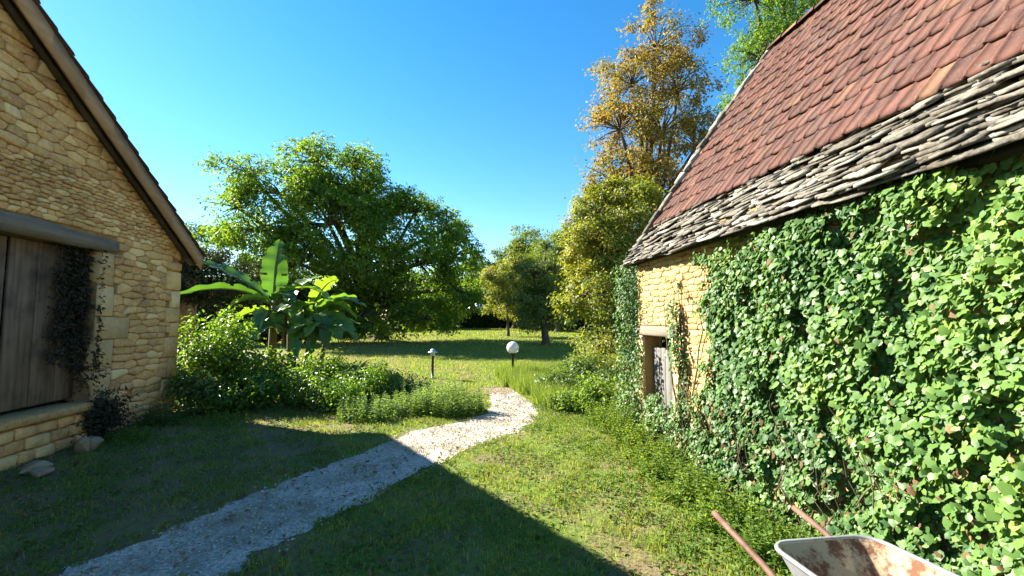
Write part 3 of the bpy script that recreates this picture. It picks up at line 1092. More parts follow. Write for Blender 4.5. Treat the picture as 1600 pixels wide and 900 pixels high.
def tree(name, label, cat, base, lobes, leaves, size, leafm, barkm, tr=.18, clump=.35, density=1.0, group=None, spray=1, fork=.35,
         T=KITE, TT=KITE_T, shell=(.45, 1.05), droop=.3, upb=.6, twigs=True):
    bx_, by_ = base
    bz_ = gzf(by_)
    root = empty(name, (bx_, by_, bz_), label, cat, group)
    L = np.array(lobes, float)
    top = L[:, :3].mean(0)
    mbt = MB()
    fk = Vector((bx_ * .6 + top[0] * .4, by_ * .6 + top[1] * .4, bz_ + (top[2] - bz_) * fork))
    tp = Vector(top)
    mbt.tube([(bx_, by_, bz_ - .1), (bx_ + tr * .2, by_, bz_ + .25), tuple(fk), tuple(fk.lerp(tp, .6)), tuple(tp)], [tr * 1.45, tr * 1.05, tr * .8, tr * .45, tr * .15], 9)
    area = (L[:, 3] * L[:, 4] + L[:, 3] * L[:, 5] + L[:, 4] * L[:, 5])
    Ps, Os = [], []
    nl = leaves * area / area.sum()
    for (cx, cy, cz, rx, ry, rz), nn in zip(L, nl):
        c = Vector((cx, cy, cz))
        st = fk.lerp(tp, random.uniform(0, .6))
        mid = st.lerp(c, .5) + Vector((random.uniform(-.1, .1) * rx, random.uniform(-.1, .1) * ry, .12 * rz))
        mbt.tube([tuple(st), tuple(mid), tuple(c), tuple(c + Vector((random.uniform(-.3, .3) * rx, 0, .55 * rz)))], [tr * .5, tr * .34, tr * .2, tr * .07], 6)
        ncl = max(5, int(2.2 * (rx * ry + rx * rz + ry * rz) / (clump ** 2) * .30 * density))
        d = rand_dirs(ncl, .25)
        rad = rng.uniform(shell[0], shell[1], (ncl, 1)) ** .8
        cp = np.array([cx, cy, cz]) + d * rad * np.array([rx, ry, rz])
        cp[:, 2] = np.maximum(cp[:, 2], bz_ + .25)
        if twigs:
            for q in cp[:: max(1, ncl // 26)]:
                m_ = c.lerp(Vector(q), .5) + Vector((0, 0, .08 * rz))
                mbt.tube([tuple(c), tuple(m_), tuple(q)], [tr * .14, tr * .08, tr * .03], 4, False)
        per = max(3, int(nn / ncl / spray))
        w8 = rng.choice([.15, .5, 1.0, 2.1], ncl) * rng.uniform(.7, 1.3, ncl)
        for q, dd, w_ in zip(cp, d, w8):
            k = max(2, int(per * w_))
            off = rng.normal(0, 1, (k, 3)) * clump * np.array([.6, .6, .42])
            pp = q + off
            if spray > 1:                      # leaflets along a drooping stalk
                dr = unit(off + dd * .4 * clump + rng.normal(0, .2, (k, 3)) * clump)
                dr[:, 2] -= .25
                for s in range(spray):
                    t = (s // 2 + 1) / (spray / 2)
                    Ps.append(pp + dr * size * 1.9 * t + rng.normal(0, .12, (k, 3)) * size)
                    Os.append(dr + np.cross(dr, [0, 0, 1]) * (.9 if s % 2 else -.9))
            else:
                Ps.append(pp); Os.append(unit(off + dd * clump * .8))
    P = np.concatenate(Ps); O = unit(np.concatenate(Os))
    keep = P[:, 2] > gz(P[:, 1]) + .06
    P, O = P[keep], O[keep]
    V, F = leaf_cloud(P, O, size, T, TT, upb=upb, droop=droop)
    part('crown', V, F, leafm, root, False, 'stuff')
    mbt.build('trunk', barkm, root, True)
    return root


def shrub(name, label, cat, base, r_, h, leaves, size, leafm, group=None, stems=9, T=OVAL, TT=OVAL_T, clump=.16, z0=None, upright=.5, twig=None):
    """many stems from the ground with leaves along them"""
    bx_, by_ = base
    bz_ = gzf(by_) if z0 is None else z0
    root = empty(name, (bx_, by_, bz_), label, cat, group)
    mbs = MB()
    Ps, Os = [], []
    per = max(2, leaves // (stems * 10))
    for s in range(stems):
        a = random.uniform(0, 2 * math.pi); q = random.uniform(.1, 1) ** .6
        tip = Vector((bx_ + math.cos(a) * r_ * q, by_ + math.sin(a) * r_ * q, bz_ + h * random.uniform(.55, 1.05) * (1 - .45 * q * (1 - upright))))
        b0 = Vector((bx_ + math.cos(a) * r_ * q * .35, by_ + math.sin(a) * r_ * q * .35, bz_ - .03))
        md = b0.lerp(tip, .5) + Vector((0, 0, h * .12))
        mbs.tube([tuple(b0), tuple(md), tuple(tip)], [.009 + .004 * h, .006 + .002 * h, .003], 5, False)
        for k in range(10):
            t = .12 + .9 * (k + random.random()) / 10
            c = b0.lerp(md, t * 2) if t < .5 else md.lerp(tip, t * 2 - 1)
            sp = clump * (1.25 - .6 * t)
            off = rng.normal(0, 1, (per, 3)) * sp * np.array([1, 1, .7])
            Ps.append(np.array(c) + off); Os.append(unit(off + np.array([math.cos(a), math.sin(a), .2]) * sp * .5))
    P = np.concatenate(Ps); O = np.concatenate(Os)
    keep = P[:, 2] > bz_ + .02
    V, F = leaf_cloud(P[keep], O[keep], size, T, TT, upb=.8, droop=.25)
    part('foliage', V, F, leafm, root, False, 'stuff')
    mbs.build('stems', twig or M['stem'], root, True, 'stuff')
    return root


def herb(name, label, cat, base, r_, h, stems, size, leafm, group=None, spread=.12):
    """upright stems with pairs of leaves"""
    bx_, by_ = base
    bz_ = gzf(by_)
    root = empty(name, (bx_, by_, bz_), label, cat, group)
    mbs = MB(); Ps, Ns, Ds, Ss = [], [], [], []
    for s in range(stems):
        a = random.uniform(0, 2 * math.pi); q = math.sqrt(random.random())
        b0 = Vector((bx_ + math.cos(a) * r_ * q, by_ + math.sin(a) * r_ * q * .8, bz_ - .02))
        hh = h * random.uniform(.55, 1.1) * (1 - .35 * q)
        ln = Vector((random.gauss(0, spread), random.gauss(0, spread), 1)).normalized()
        tip = b0 + ln * hh
        mbs.tube([tuple(b0), tuple(tip)], [.004, .002], 3, False)
        n_ = max(4, int(hh / .032))
        for k in range(n_):
            t = (k + .5) / n_
            for sd in (0, 1):
                w = k * 1.57 + sd * math.pi + s
                Ps.append(b0.lerp(tip, t)); Ds.append((math.cos(w), math.sin(w), .25 - .5 * (1 - t)))
                Ns.append((math.cos(w) * -.3, math.sin(w) * -.3, 1)); Ss.append(size * (1.15 - .65 * t) * random.uniform(.75, 1.25))
    V, F = scatter(OVAL, OVAL_T, np.array(Ps), frames(np.array(Ns) + rng.normal(0, .25, (len(Ns), 3)), np.array(Ds)), np.array(Ss))
    part('foliage', V, F, leafm, root, False, 'stuff')
    mbs.build('stems', M['stem'], root, False, 'stuff')
    return root


# ------------------------------------------------------------------ ivy on the right barn
def fnoise(a, b):
    return (np.sin(a * 3.1 + b * 1.7 + 1.3) + np.sin(a * 5.3 - b * 4.1 + .4) * .7 + np.sin(a * 9.7 + b * 8.3) * .45 + np.sin(a * 1.3 - b * 2.9 + 2.) * .8) / 2.95


IV = empty('ivy', (XR, 3.0, 0), 'glossy green ivy covering the sunlit wall of the tiled barn', 'ivy')
N = 138000
yy = rng.uniform(RY0 + .1, 6.65, N); zz = rng.uniform(.02, 2.50, N)
fn = fnoise(yy, zz); f2 = fnoise(zz * 2.3 + 4, yy * 1.9)
edge = 4.55 + .22 * f2 - .12 * (zz - 1.3) + .35 * np.clip(.9 - zz, 0, 1)
cover = np.clip((edge - yy) / .35, 0, 1)
cover *= np.where(zz > 2.36 + .12 * fn - .10 * (yy > 3.4) + .08 * (yy < 2.6), .25, 1)
strip = np.exp(-((yy - (4.98 + .05 * np.sin(zz * 5))) / .10) ** 2) * (zz < 2.0 + .3 * f2) * .7
corner = np.exp(-((yy - 6.40) / .2) ** 2) * 1.0 * (zz < 2.42) * (zz > .1)
jam = ((yy > 5.9) & (yy < 6.15) & (zz < 1.25) & (zz > .3)) * .35 * (f2 > -.2)
low = ((yy > 4.5) & (yy < 6.5) & (zz < .45 + .3 * fn)) * .55
cover = np.maximum.reduce([cover, strip, corner, jam, low])
hollow = (fn < -.45) | (fnoise(yy * 2.7 + 1, zz * 2.9 + 3) < -.42)
cover *= np.where(hollow, .6, 1)
cover *= np.where((zz < .6 + .3 * f2) & (yy < 4.4), .7, 1)
keep = rng.random(N) < cover * np.where(yy < .8, .35, .9)
yy, zz, fn, f2, hollow = yy[keep], zz[keep], fn[keep], f2[keep], hollow[keep]
n_ = len(yy)
f3 = fnoise(yy * 2.7 + 1, zz * 2.9 + 3)
bul = .05 + .07 * (fn + 1) * .5 + .06 * np.clip((3.6 - yy) / 2.4, 0, 1) + .04 * (f2 + 1) + .035 * f3
bul = np.where(yy > 4.5, np.minimum(bul, .13), bul)
bul *= np.clip((2.62 - zz) / .35, .35, 1)
bul = np.where(hollow, bul * .25, bul)
bul = np.clip(bul, .03, .5)
lay = rng.random(n_) ** .8
xx = XR - .03 - bul * lay
xx = np.where(yy > 6.2, XR + rng.uniform(-.26, .12, n_), xx)
P = np.stack([xx, yy, zz], 1)
nor = np.stack([np.full(n_, -1.0), rng.normal(.2, .6, n_), rng.normal(.75, .5, n_)], 1)
dr = np.stack([rng.normal(-.3, .3, n_), rng.normal(0, .55, n_), np.full(n_, -1.0)], 1)
S = (.037 + .003 * np.clip((3.8 - yy) / 3, 0, 1)) * rng.choice([.55, .8, 1.0, 1.25, 1.5], n_, p=[.2, .25, .25, .2, .1]) * rng.uniform(.85, 1.15, n_) * np.where(yy > 4.5, .8, 1)
Fr = frames(nor, dr)
score = []
for i in range(n_):
    z = seen(P[i], -5)
    score.append(S[i] / z if z and lay[i] > .86 else 0)
order = np.argsort(-np.array(score))[:300]
ivy_me = [mesh_data('leaf', IVY * (1, 1, s_), IVY_T, M['ivy'], True) for s_ in (1, 1.5, .4)]
for i in order:
    f, s_ = Fr[i], S[i]
    mat = Matrix(((f[0][0] * s_, f[1][0] * s_, f[2][0] * s_, P[i][0]), (f[0][1] * s_, f[1][1] * s_, f[2][1] * s_, P[i][1]), (f[0][2] * s_, f[1][2] * s_, f[2][2] * s_, P[i][2]), (0, 0, 0, 1)))
    link('leaf', ivy_me[i % 3], IV, mat)
rest = np.ones(n_, bool); rest[order] = False
dryp = rest & (rng.random(n_) < np.where(zz < .9, .06, .012))
IV8 = IVY[[0, 1, 2, 4, 6, 8, 10, 11, 12]]
IV8_T = np.array([(8, (i + 1) % 8, i) for i in range(8)])
V, F = scatter(IV8, IV8_T, P[rest & ~dryp], Fr[rest & ~dryp], S[rest & ~dryp])
part('foliage', V, F, M['ivy'], IV, True, 'stuff')
V, F = scatter(IV8 * (1, 1, 3), IV8_T, P[dryp], Fr[dryp], S[dryp])
part('dry_leaves', V, F, M['litter'], IV, True, 'stuff')
mb = MB()
for k in range(60):
    y = random.uniform(1.2, 4.8); z = random.uniform(.0, .5); x_ = XR - random.uniform(.04, .16)
    pts = []
    for q in range(random.randint(4, 8)):
        pts.append((x_, y, z)); y += random.uniform(-.09, .09); z += random.uniform(.05, .14); x_ = min(XR - .03, x_ + random.uniform(-.04, .02))
    mb.tube(pts, np.linspace(.006, .002, len(pts)), 4, False)
mb.build('runners', M['vine'], IV, True, 'stuff')
mb = MB()
for k in range(46):
    y = random.uniform(RY0 + .2, 4.5) if k < 34 else random.choice((4.98, 6.38, 6.3, 5.0)) + random.uniform(-.08, .08)
    pts, z = [], -.05
    while z < random.uniform(1.6, 2.4):
        pts.append((XR - .035 - (0 if y < 6.2 else -.03), y, z)); y += random.uniform(-.1, .1); z += .22
    if len(pts) > 2: mb.tube(pts, np.linspace(.014, .004, len(pts)), 5, False)
mb.build('stem', M['vine'], IV, True)

# ------------------------------------------------------------------ garden lamps, parasol
def lamp_post(x, y, label):
    t = empty('post_lamp', (x, y, gzf(y)), label, 'lamp')
    z = gzf(y)
    V, F = lathe([(.075, -.02), (.075, .02), (.035, .035), (.032, .56), (.045, .57), (.045, .60)], 14, (x, y, z)); part('post', V, F, M['black'], t)
    V, F = lathe([(.05, .60), (.055, .62), (.055, .68), (.05, .70)], 14, (x, y, z)); part('lens', V, F, M['lamp_glass'], t, True)
    V, F = lathe([(.02, .695), (.13, .69), (.135, .70), (.09, .72), (.06, .735), (.055, .765), (.03, .79), (.004, .80)], 18, (x, y, z)); part('cap', V, F, M['lamp_cap'], t, True)
    return t


M['lamp_cap'] = plain('aluminium_cap', (.55, .56, .57), .35, .5, .6, .06)
m, n, l = nmat('opal_glass'); M['globe'] = m
p = finish(n, l, (.80, .80, .78), .12, None, spec=.6)
p.inputs['Transmission Weight'].default_value = .35
m, n, l = nmat('lamp_lens'); M['lamp_glass'] = m
p = finish(n, l, (.7, .7, .68), .15, None, spec=.6); p.inputs['Transmission Weight'].default_value = .5
lamp_post(-.39, 12.3, 'short black post lamp with flat silver cap beside the lawn')
gx, gy = 1.72, 11.9
t = empty('globe_lamp', (gx, gy, gzf(gy)), 'white glass globe lamp on a black post in tall grass', 'lamp')
z = gzf(gy)
V, F = lathe([(.08, -.02), (.08, .02), (.032, .035), (.03, .62), (.06, .64), (.07, .67), (.06, .69)], 14, (gx, gy, z)); part('post', V, F, M['black'], t)
GR = .165
prof_g = [(max(.012, GR * math.sin(math.pi * k / 16)), .84 - GR * math.cos(math.pi * k / 16)) for k in range(1, 17)]
V, F = lathe(prof_g, 28, (gx, gy, z)); part('globe', V, F, M['globe'], t, True)
V, F = lathe([(.025, .68), (.03, .70), (.03, .78), (.045, .82), (.05, .88), (.03, .92)], 12, (gx, gy, z)); part('bulb', V, F, M['white_canvas'], t, True)
V, F = lathe([(.07, .665), (.085, .675), (.085, .70), (.07, .705)], 16, (gx, gy, z)); part('collar', V, F, M['black'], t)

px_, py_ = 3.62, 54.0
zg = gzf(py_)
t = empty('parasol', (px_, py_, zg), 'open white garden parasol far beyond the dark hedge', 'parasol')
V, F = tube_arrays([(px_, py_, zg), (px_, py_, zg + 2.75)], .03, 8); part('pole', V, F, M['soffit'], t)
V = [(px_, py_, zg + 2.78)] + [(px_ + 1.25 * math.cos(w), py_ + 1.25 * math.sin(w), zg + 2.18) for w in np.linspace(0, 2 * math.pi, 9)[:-1]] + [(px_ + 1.25 * math.cos(w), py_ + 1.25 * math.sin(w), zg + 2.04) for w in np.linspace(0, 2 * math.pi, 9)[:-1]]
F = [(0, 1 + k, 1 + (k + 1) % 8) for k in range(8)] + [(1 + k, 9 + k, 9 + (k + 1) % 8, 1 + (k + 1) % 8) for k in range(8)]
part('canopy', V, F, M['white_canvas'], t)
for k in range(8):
    w = 2 * math.pi * k / 8
    V, F = tube_arrays([(px_, py_, zg + 2.72), (px_ + 1.24 * math.cos(w), py_ + 1.24 * math.sin(w), zg + 2.15)], .012, 4); part('rib', V, F, M['soffit'], t)

# ------------------------------------------------------------------ wheelbarrow
m, n, l = nmat('galvanised_outside'); M['galv'] = m
n1 = noise(n, l, 6, 5, .6); n2 = noise(n, l, 34, 4, .6)
c = mixc(n, l, maprange(n, l, n1, .35, .7), (.24, .25, .26), (.33, .34, .345))
c = mixc(n, l, maprange(n, l, n2, .56, .72, 0, .8), c, (.25, .13, .07))
finish(n, l, c, .45, n2, .1, .002, .5, .25)
m, n, l = nmat('cement_and_rust_inside'); M['tray_in'] = m
n1 = noise(n, l, 13, 7, .72); n2 = noise(n, l, 50, 4, .6)
c = mixc(n, l, maprange(n, l, n1, .42, .53), (.15, .07, .038), (.40, .32, .20))
c = mixc(n, l, maprange(n, l, n2, .58, .7, 0, .6), c, (.20, .085, .045))
finish(n, l, c, .85, n1, .5, .006, .2)
m, n, l = nmat('rusty_tube'); M['rust'] = m
n1 = noise(n, l, 12, 5, .65)
c = mixc(n, l, maprange(n, l, n1, .35, .68), (.085, .040, .026), (.17, .095, .065))
c = mixc(n, l, maprange(n, l, n1, .68, .72, 0, .9), c, (.5, .45, .4))
finish(n, l, c, .7, n1, .3, .003, .35)
M['rubber'] = plain('worn_rubber', (.025, .024, .023), .85, .3)
WB = empty('wheelbarrow', (1.72, 1.5, 0), 'old galvanised wheelbarrow with rusty handles and cement stained tray', 'wheelbarrow')
wx = 1.715


def tray_ring(hw0, hw1, yb, yf, z_b, z_f, r_=.09, n_=5):
    """rounded outline: rear (yb) half width hw0, front (yf) half width hw1"""
    cs = [(wx - hw0 + r_, yb - r_, 90, hw0), (wx + hw0 - r_, yb - r_, 0, hw0), (wx + hw1 - r_, yf + r_, -90, hw1), (wx - hw1 + r_, yf + r_, -180, hw1)]
    out = []
    for (cx, cy, a0, _) in [cs[0]]:
        for k in range(n_): w = R(180 - 90 * k / (n_ - 1)); out.append((cx + r_ * math.cos(w), cy + r_ * math.sin(w)))
    for k in range(n_): w = R(90 - 90 * k / (n_ - 1)); out.append((cs[1][0] + r_ * math.cos(w), cs[1][1] + r_ * math.sin(w)))
    for k in range(n_): w = R(0 - 90 * k / (n_ - 1)); out.append((cs[2][0] + r_ * math.cos(w), cs[2][1] + r_ * math.sin(w)))
    for k in range(n_): w = R(-90 - 90 * k / (n_ - 1)); out.append((cs[3][0] + r_ * math.cos(w), cs[3][1] + r_ * math.sin(w)))
    return [(x, y, z_f + (z_b - z_f) * (y - yf) / (yb - yf)) for x, y in out]


rim = tray_ring(.265, .30, 1.93, .98, .585, .60)
low_ = tray_ring(.19, .17, 1.72, 1.22, .335, .33, .06)
NRM = len(rim)
mid = [tuple(.5 * (a[k] + b[k]) + (-.01 if k == 2 else 0) for k in range(3)) for a, b in zip(rim, low_)]
V = rim + mid + low_; F = []
for r_ in (0, 1):
    for k in range(NRM): F.append((r_ * NRM + k, r_ * NRM + (k + 1) % NRM, (r_ + 1) * NRM + (k + 1) % NRM, (r_ + 1) * NRM + k))
F.append(tuple(2 * NRM + k for k in range(NRM)))
tr_ = part('tray', V, [f[::-1] for f in F], M['galv'], WB, True)
ins = lambda p, q: (wx + (p[0] - wx) * q, 1.45 + (p[1] - 1.45) * q, p[2] + .004)
V = [ins(p, .985) for p in rim] + [ins(p, .985) for p in mid] + [ins((a, b, c_ + .006), .985) for a, b, c_ in low_]
part('tray_lining', V, F, M['tray_in'], tr_, True)
ringp = rim + [rim[0]]
V, F = tube_arrays(ringp, .011, 6, False); part('rim', V, F, M['galv'], tr_, True)
for sx in (-1, 1):
    pts = [(wx + sx * .245, 2.38, .535), (wx + sx * .245, 2.20, .50), (wx + sx * .235, 2.02, .455), (wx + sx * .225, 1.86, .40), (wx + sx * .20, 1.6, .32), (wx + sx * .15, 1.15, .28), (wx + sx * .075, .78, .21)]
    V, F = tube_arrays(pts, .016, 10); part('handle', V, F, M['rust'], WB, True)
    V, F = tube_arrays([(wx + sx * .215, 1.76, .365), (wx + sx * .23, 1.74, .2), (wx + sx * .24, 1.73, .015), (wx + sx * .24, 1.62, .012), (wx + sx * .21, 1.45, .15), (wx + sx * .19, 1.38, .30)], .013, 8); part('leg', V, F, M['rust'], WB, True)
V, F = tube_arrays([(wx - .23, 1.735, .16), (wx + .23, 1.735, .16)], .010, 8); part('brace', V, F, M['rust'], WB, True)
wh = empty('wheel', (0, 0, 0), None, None); wh.parent = WB; wh.location = Vector((wx, .76, .19)) - Vector(WB.location)
ct = Vector((wx, .76, .19))
V, F = tube_arrays([tuple(ct + Vector((0, .145 * math.cos(w), .145 * math.sin(w)))) for w in np.linspace(0, 2 * math.pi, 25)], .042, 10, False); part('tyre', V, F, M['rubber'], wh, True)
V, F = tube_arrays([tuple(ct + Vector((0, .10 * math.cos(w), .10 * math.sin(w)))) for w in np.linspace(0, 2 * math.pi, 25)], .018, 8, False)
mb = MB().add(V, F); mb.tube([tuple(ct - Vector((.02, 0, 0))), tuple(ct + Vector((.02, 0, 0)))], .095, 16); mb.tube([tuple(ct - Vector((.085, 0, 0))), tuple(ct + Vector((.085, 0, 0)))], .016, 8)
mb.build('rim', M['galv'], wh, True)

# ------------------------------------------------------------------ trees
tree('walnut_tree', 'large spreading green walnut tree behind the banana plant', 'tree', (-3.9, 27.0),
     [(-7.4, 26, 10.4, 1.7, 1.7, 1.3), (-5.4, 26, 10.2, 1.3, 1.4, 1.3), (-10.9, 26, 9.6, 1.5, 1.5, .9), (-9.3, 26, 8.6, 1.7, 1.8, .9), (-11.2, 25.5, 7.6, 1.5, 1.6, .8), (-9.8, 25, 6.3, 2.0, 2, 1.0), (-7.0, 25, 8.4, 2.0, 2, 1.2), (-4.6, 25.6, 8.5, 1.9, 2, 1.3),
      (-6.2, 24.3, 6.6, 2.2, 2.0, 1.5), (-3.6, 25, 6.6, 2.2, 2.2, 1.4), (-2.0, 26.5, 7.9, 1.6, 1.8, 1.0), (-.2, 26.8, 7.0, 1.3, 1.5, .9), (.3, 27, 5.4, 1.5, 1.8, 1.3), (-1.6, 25.5, 4.8, 2.1, 2.2, 1.5), (-4.6, 24.6, 4.6, 2.4, 2.2, 1.5), (-7.8, 24.5, 4.6, 2.3, 2.2, 1.3),
      (.4, 26.5, 3.4, 1.5, 1.7, 1.2), (-.8, 26, 2.2, 1.9, 1.6, 1.1), (-3.4, 25.6, 2.4, 2.2, 1.8, 1.1), (-6.2, 25.2, 2.4, 2.2, 1.8, 1.1), (-9.6, 25.5, 2.8, 2.0, 1.8, 1.2), (-4.6, 24.2, 1.7, 2.0, 1.2, .8), (-1.6, 24.8, 1.6, 1.8, 1.2, .7)],
     128000, .165, M['walnut'], M['bark'], .42, .44, 1.0, None, 5, .3, droop=.5)
tree('oak_tree', 'tall oak with brown and yellow autumn leaves behind the tiled roof', 'tree', (7.9, 16.8),
     [(8.3, 16.5, 12.6, 1.5, 1.6, 1.7), (7.2, 16.5, 11.0, 1.7, 1.7, 1.6), (9.2, 16.5, 10.9, 1.5, 1.7, 1.6), (6.5, 16, 8.9, 1.5, 1.7, 1.5), (8.2, 16, 8.9, 1.8, 1.8, 1.6), (6.3, 16, 6.7, 1.7, 1.7, 1.5), (8.0, 16.3, 6.6, 1.8, 1.8, 1.5), (9.9, 16.5, 8.6, 1.3, 1.5, 1.5), (5.8, 16.3, 5.0, 1.4, 1.5, 1.2)],
     34000, .125, M['oak'], M['bark'], .24, .30, 1.0, None, 1, .3)
tree('cypress_tree', 'bright feathery green tree rising above the roof ridge', 'tree', (14.5, 17.5),
     [(13.2, 17, 15.6, 1.6, 1.6, 1.6), (14.8, 17, 14.4, 2.2, 2, 2.0), (13.4, 17, 12.9, 1.5, 1.7, 1.5), (16.8, 17, 15.6, 2.4, 2, 2.4), (15.5, 17, 11.0, 2.6, 2.2, 2.4), (12.9, 16.8, 10.8, 1.4, 1.6, 1.4), (14.8, 17, 18.4, 1.9, 1.9, 1.9)],
     56000, .11, M['conifer'], M['bark'], .30, .34, 1.2, None, 7, .45, droop=.8)
tree('hazel_tree', 'yellow-green bushy tree close to the far corner of the tiled barn', 'tree', (5.3, 14.4),
     [(4.7, 14.4, 4.2, 1.0, 1.2, 1.2), (5.5, 14.2, 3.6, 1.1, 1.2, 1.3), (4.5, 14, 2.4, .95, 1.2, 1.2), (5.6, 13.8, 1.9, 1.1, 1.1, 1.1), (6.2, 14.5, 5.2, 1.3, 1.3, 1.4), (4.9, 13.6, 1.1, 1.0, .9, .8), (5.0, 14.6, 5.3, .9, 1.1, .9)],
     46000, .11, M['hazel'], M['bark'], .10, .25, 1.2, None, 1, .2)
tree('fruit_tree', 'dark-trunked fruit tree with round dull green crown on the lawn', 'tree', (4.95, 22.6),
     [(4.3, 22.6, 4.0, 1.3, 1.4, 1.3), (5.6, 22.8, 4.3, 1.2, 1.3, 1.3), (4.9, 22.4, 2.6, 1.4, 1.2, 1.0), (3.8, 22.6, 2.6, 1.0, 1.1, .9), (5.0, 22.6, 5.3, .6, .7, .7), (4.3, 22.5, 1.7, .9, .9, .6), (5.7, 22.8, 1.9, .9, .9, .7)],
     25000, .11, M['olive'], M['bark'], .20, .28, 1.0, None, 1, .3)
tree('plum_tree', 'slim young tree with thin trunk left of the dark-trunked one', 'tree', (3.95, 29.5),
     [(3.7, 29.5, 4.2, 1.5, 1.4, 1.5), (4.6, 29.5, 4.8, 1.3, 1.4, 1.2), (3.2, 29.5, 2.9, 1.1, 1.2, 1.0), (4.2, 29.3, 2.9, 1.3, 1.2, .9), (2.9, 29.6, 4.3, .9, 1, .9), (4.6, 29.6, 1.9, .9, .9, .6)],
     20000, .12, M['hazel'], M['bark'], .10, .32, .9, None, 1, .35)
# trees along the far side of the garden
FAR = [(-27, 40, 9, 5, 'bluegreen', 'broad far tree at the edge of sight behind the barn eave'), (-18.5, 36, 8.2, 3.8, 'bluegreen', 'pale blue-green tree showing over the barn eave'), (-13.5, 34, 6.0, 3.4, 'walnut', 'leafy tree low between barn eave and walnut crown'),
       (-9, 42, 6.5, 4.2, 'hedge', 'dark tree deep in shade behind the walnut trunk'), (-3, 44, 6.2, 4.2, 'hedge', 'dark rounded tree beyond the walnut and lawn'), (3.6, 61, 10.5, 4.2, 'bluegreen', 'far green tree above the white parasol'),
       (8.4, 50, 12.0, 5.0, 'olive', 'far round-topped tree behind the two lawn trees'), (14, 44, 12.5, 4.6, 'bluegreen', 'tall dark green tree between lawn trees and oak'), (8.4, 34, 8.2, 3.0, 'olive', 'leafy tree right behind the dark-trunked fruit tree'), (5.9, 40, 7.8, 2.8, 'hazel', 'bright yellow-green tree right of the white parasol'), (8.3, 42, 9.0, 3.2, 'olive', 'round olive-green tree behind the slim young tree'), (11.2, 38, 9.5, 3.4, 'olive', 'full leafy tree filling in left of the hazel'), (-15.5, 27, 6.6, 3.2, 'walnut', 'green tree low beside the walnut and barn eave'), (6.8, 62, 12, 4.6, 'olive', 'tall far tree over the slim young tree'), (22, 40, 13, 6, 'olive', 'broad tree hidden mostly behind oak and roof'), (9.8, 24.5, 9.0, 2.8, 'bluegreen', 'upright green tree just left of the browning oak')]
for (x, y, h, r_, mt, lb) in FAR:
    g = gzf(y)
    lobes = [(x + random.uniform(-.45, .45) * r_, y + random.uniform(-.3, .3) * r_, g + h * (.16 + .64 * k / 6) + random.uniform(-.3, .3), r_ * random.uniform(.42, .62), r_ * random.uniform(.42, .6), h * random.uniform(.15, .21)) for k in range(7)]
    tree('garden_tree', lb, 'tree', (x, y), lobes, 15000, .0045 * y + .03, M[mt], M['bark'], .22, .07 * r_ + .22, 1.0, 'trees along the far side of the garden', 1, .3, twigs=False)
# hedges: each clipped run its own thing
def hedge(x0, x1, y, h, d, leafm, label, n_):
    g = gzf(y)
    t = empty('hedge', ((x0 + x1) / 2, y, g), label, 'hedge')
    P = np.stack([rng.uniform(x0, x1, n_), y + rng.uniform(-d / 2, d / 2, n_), g + rng.uniform(.03, 1, n_) ** .8 * h], 1)
    P[:, 2] *= 1 + .08 * fnoise(P[:, 0] * .7, P[:, 1])
    V, F = leaf_cloud(P, rand_dirs(n_), .27 if y < 50 else .6)
    part('foliage', V, F, leafm, t, False, 'stuff')
    mb = MB()
    for k in range(int((x1 - x0) / .5)):
        x = x0 + .25 + k * .5
        mb.tube([(x, y, g - .05), (x + random.uniform(-.1, .1), y, g + h * .8)], [.03, .01], 5, False)
    mb.build('stems', M['bark'], t, False, 'stuff')


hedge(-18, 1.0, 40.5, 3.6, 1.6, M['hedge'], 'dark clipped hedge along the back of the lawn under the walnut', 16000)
hedge(1.2, 6.4, 42, 1.55, 1.6, M['hedge'], 'dark hedge below the white parasol', 10000)
hedge(-8, 12, 70, 7, 3, M['bluegreen'], 'tall far belt of foliage closing the view behind the white parasol', 9000)
hedge(6.6, 19, 37, 2.4, 1.4, M['hedge'], 'low dark hedge behind the two lawn trees', 12000)
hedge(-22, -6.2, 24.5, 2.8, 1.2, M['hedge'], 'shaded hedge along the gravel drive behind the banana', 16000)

# small outbuilding beyond the left barn
SH = empty('shed', (-11.2, 15.5, gzf(15)), 'low shed with dark tiled roof peeping past the barn eave', 'shed')
g = gzf(15)
mb = MB(); mb.box(-13.8, -8.5, 14.5, 16.7, g - .2, g + 3.3); mb.build('wall', M['mortar_left'], SH)
mb = MB()
for k in range(9):
    t0, t1 = k / 9, (k + 1) / 9
    for sg, xe in ((1, -7.95), (-1, -14.4)):
        x0, x1 = xe - sg * 3.2 * t0, xe - sg * 3.2 * t1 - sg * .05
        z0, z1 = 3.72 + .95 * t0, 3.72 + .95 * t1
        mb.add([(x0, 14.0, z0), (x1, 14.0, z1), (x1, 17, z1), (x0, 17, z0), (x0, 14.0, z0 - .09), (x1, 14.0, z1 - .09), (x1, 17, z1 - .09), (x0, 17, z0 - .09)], [(0, 3, 2, 1), (4, 5, 6, 7), (0, 1, 5, 4), (0, 4, 7, 3)])
mb.build('roof', M['lauze'], SH)

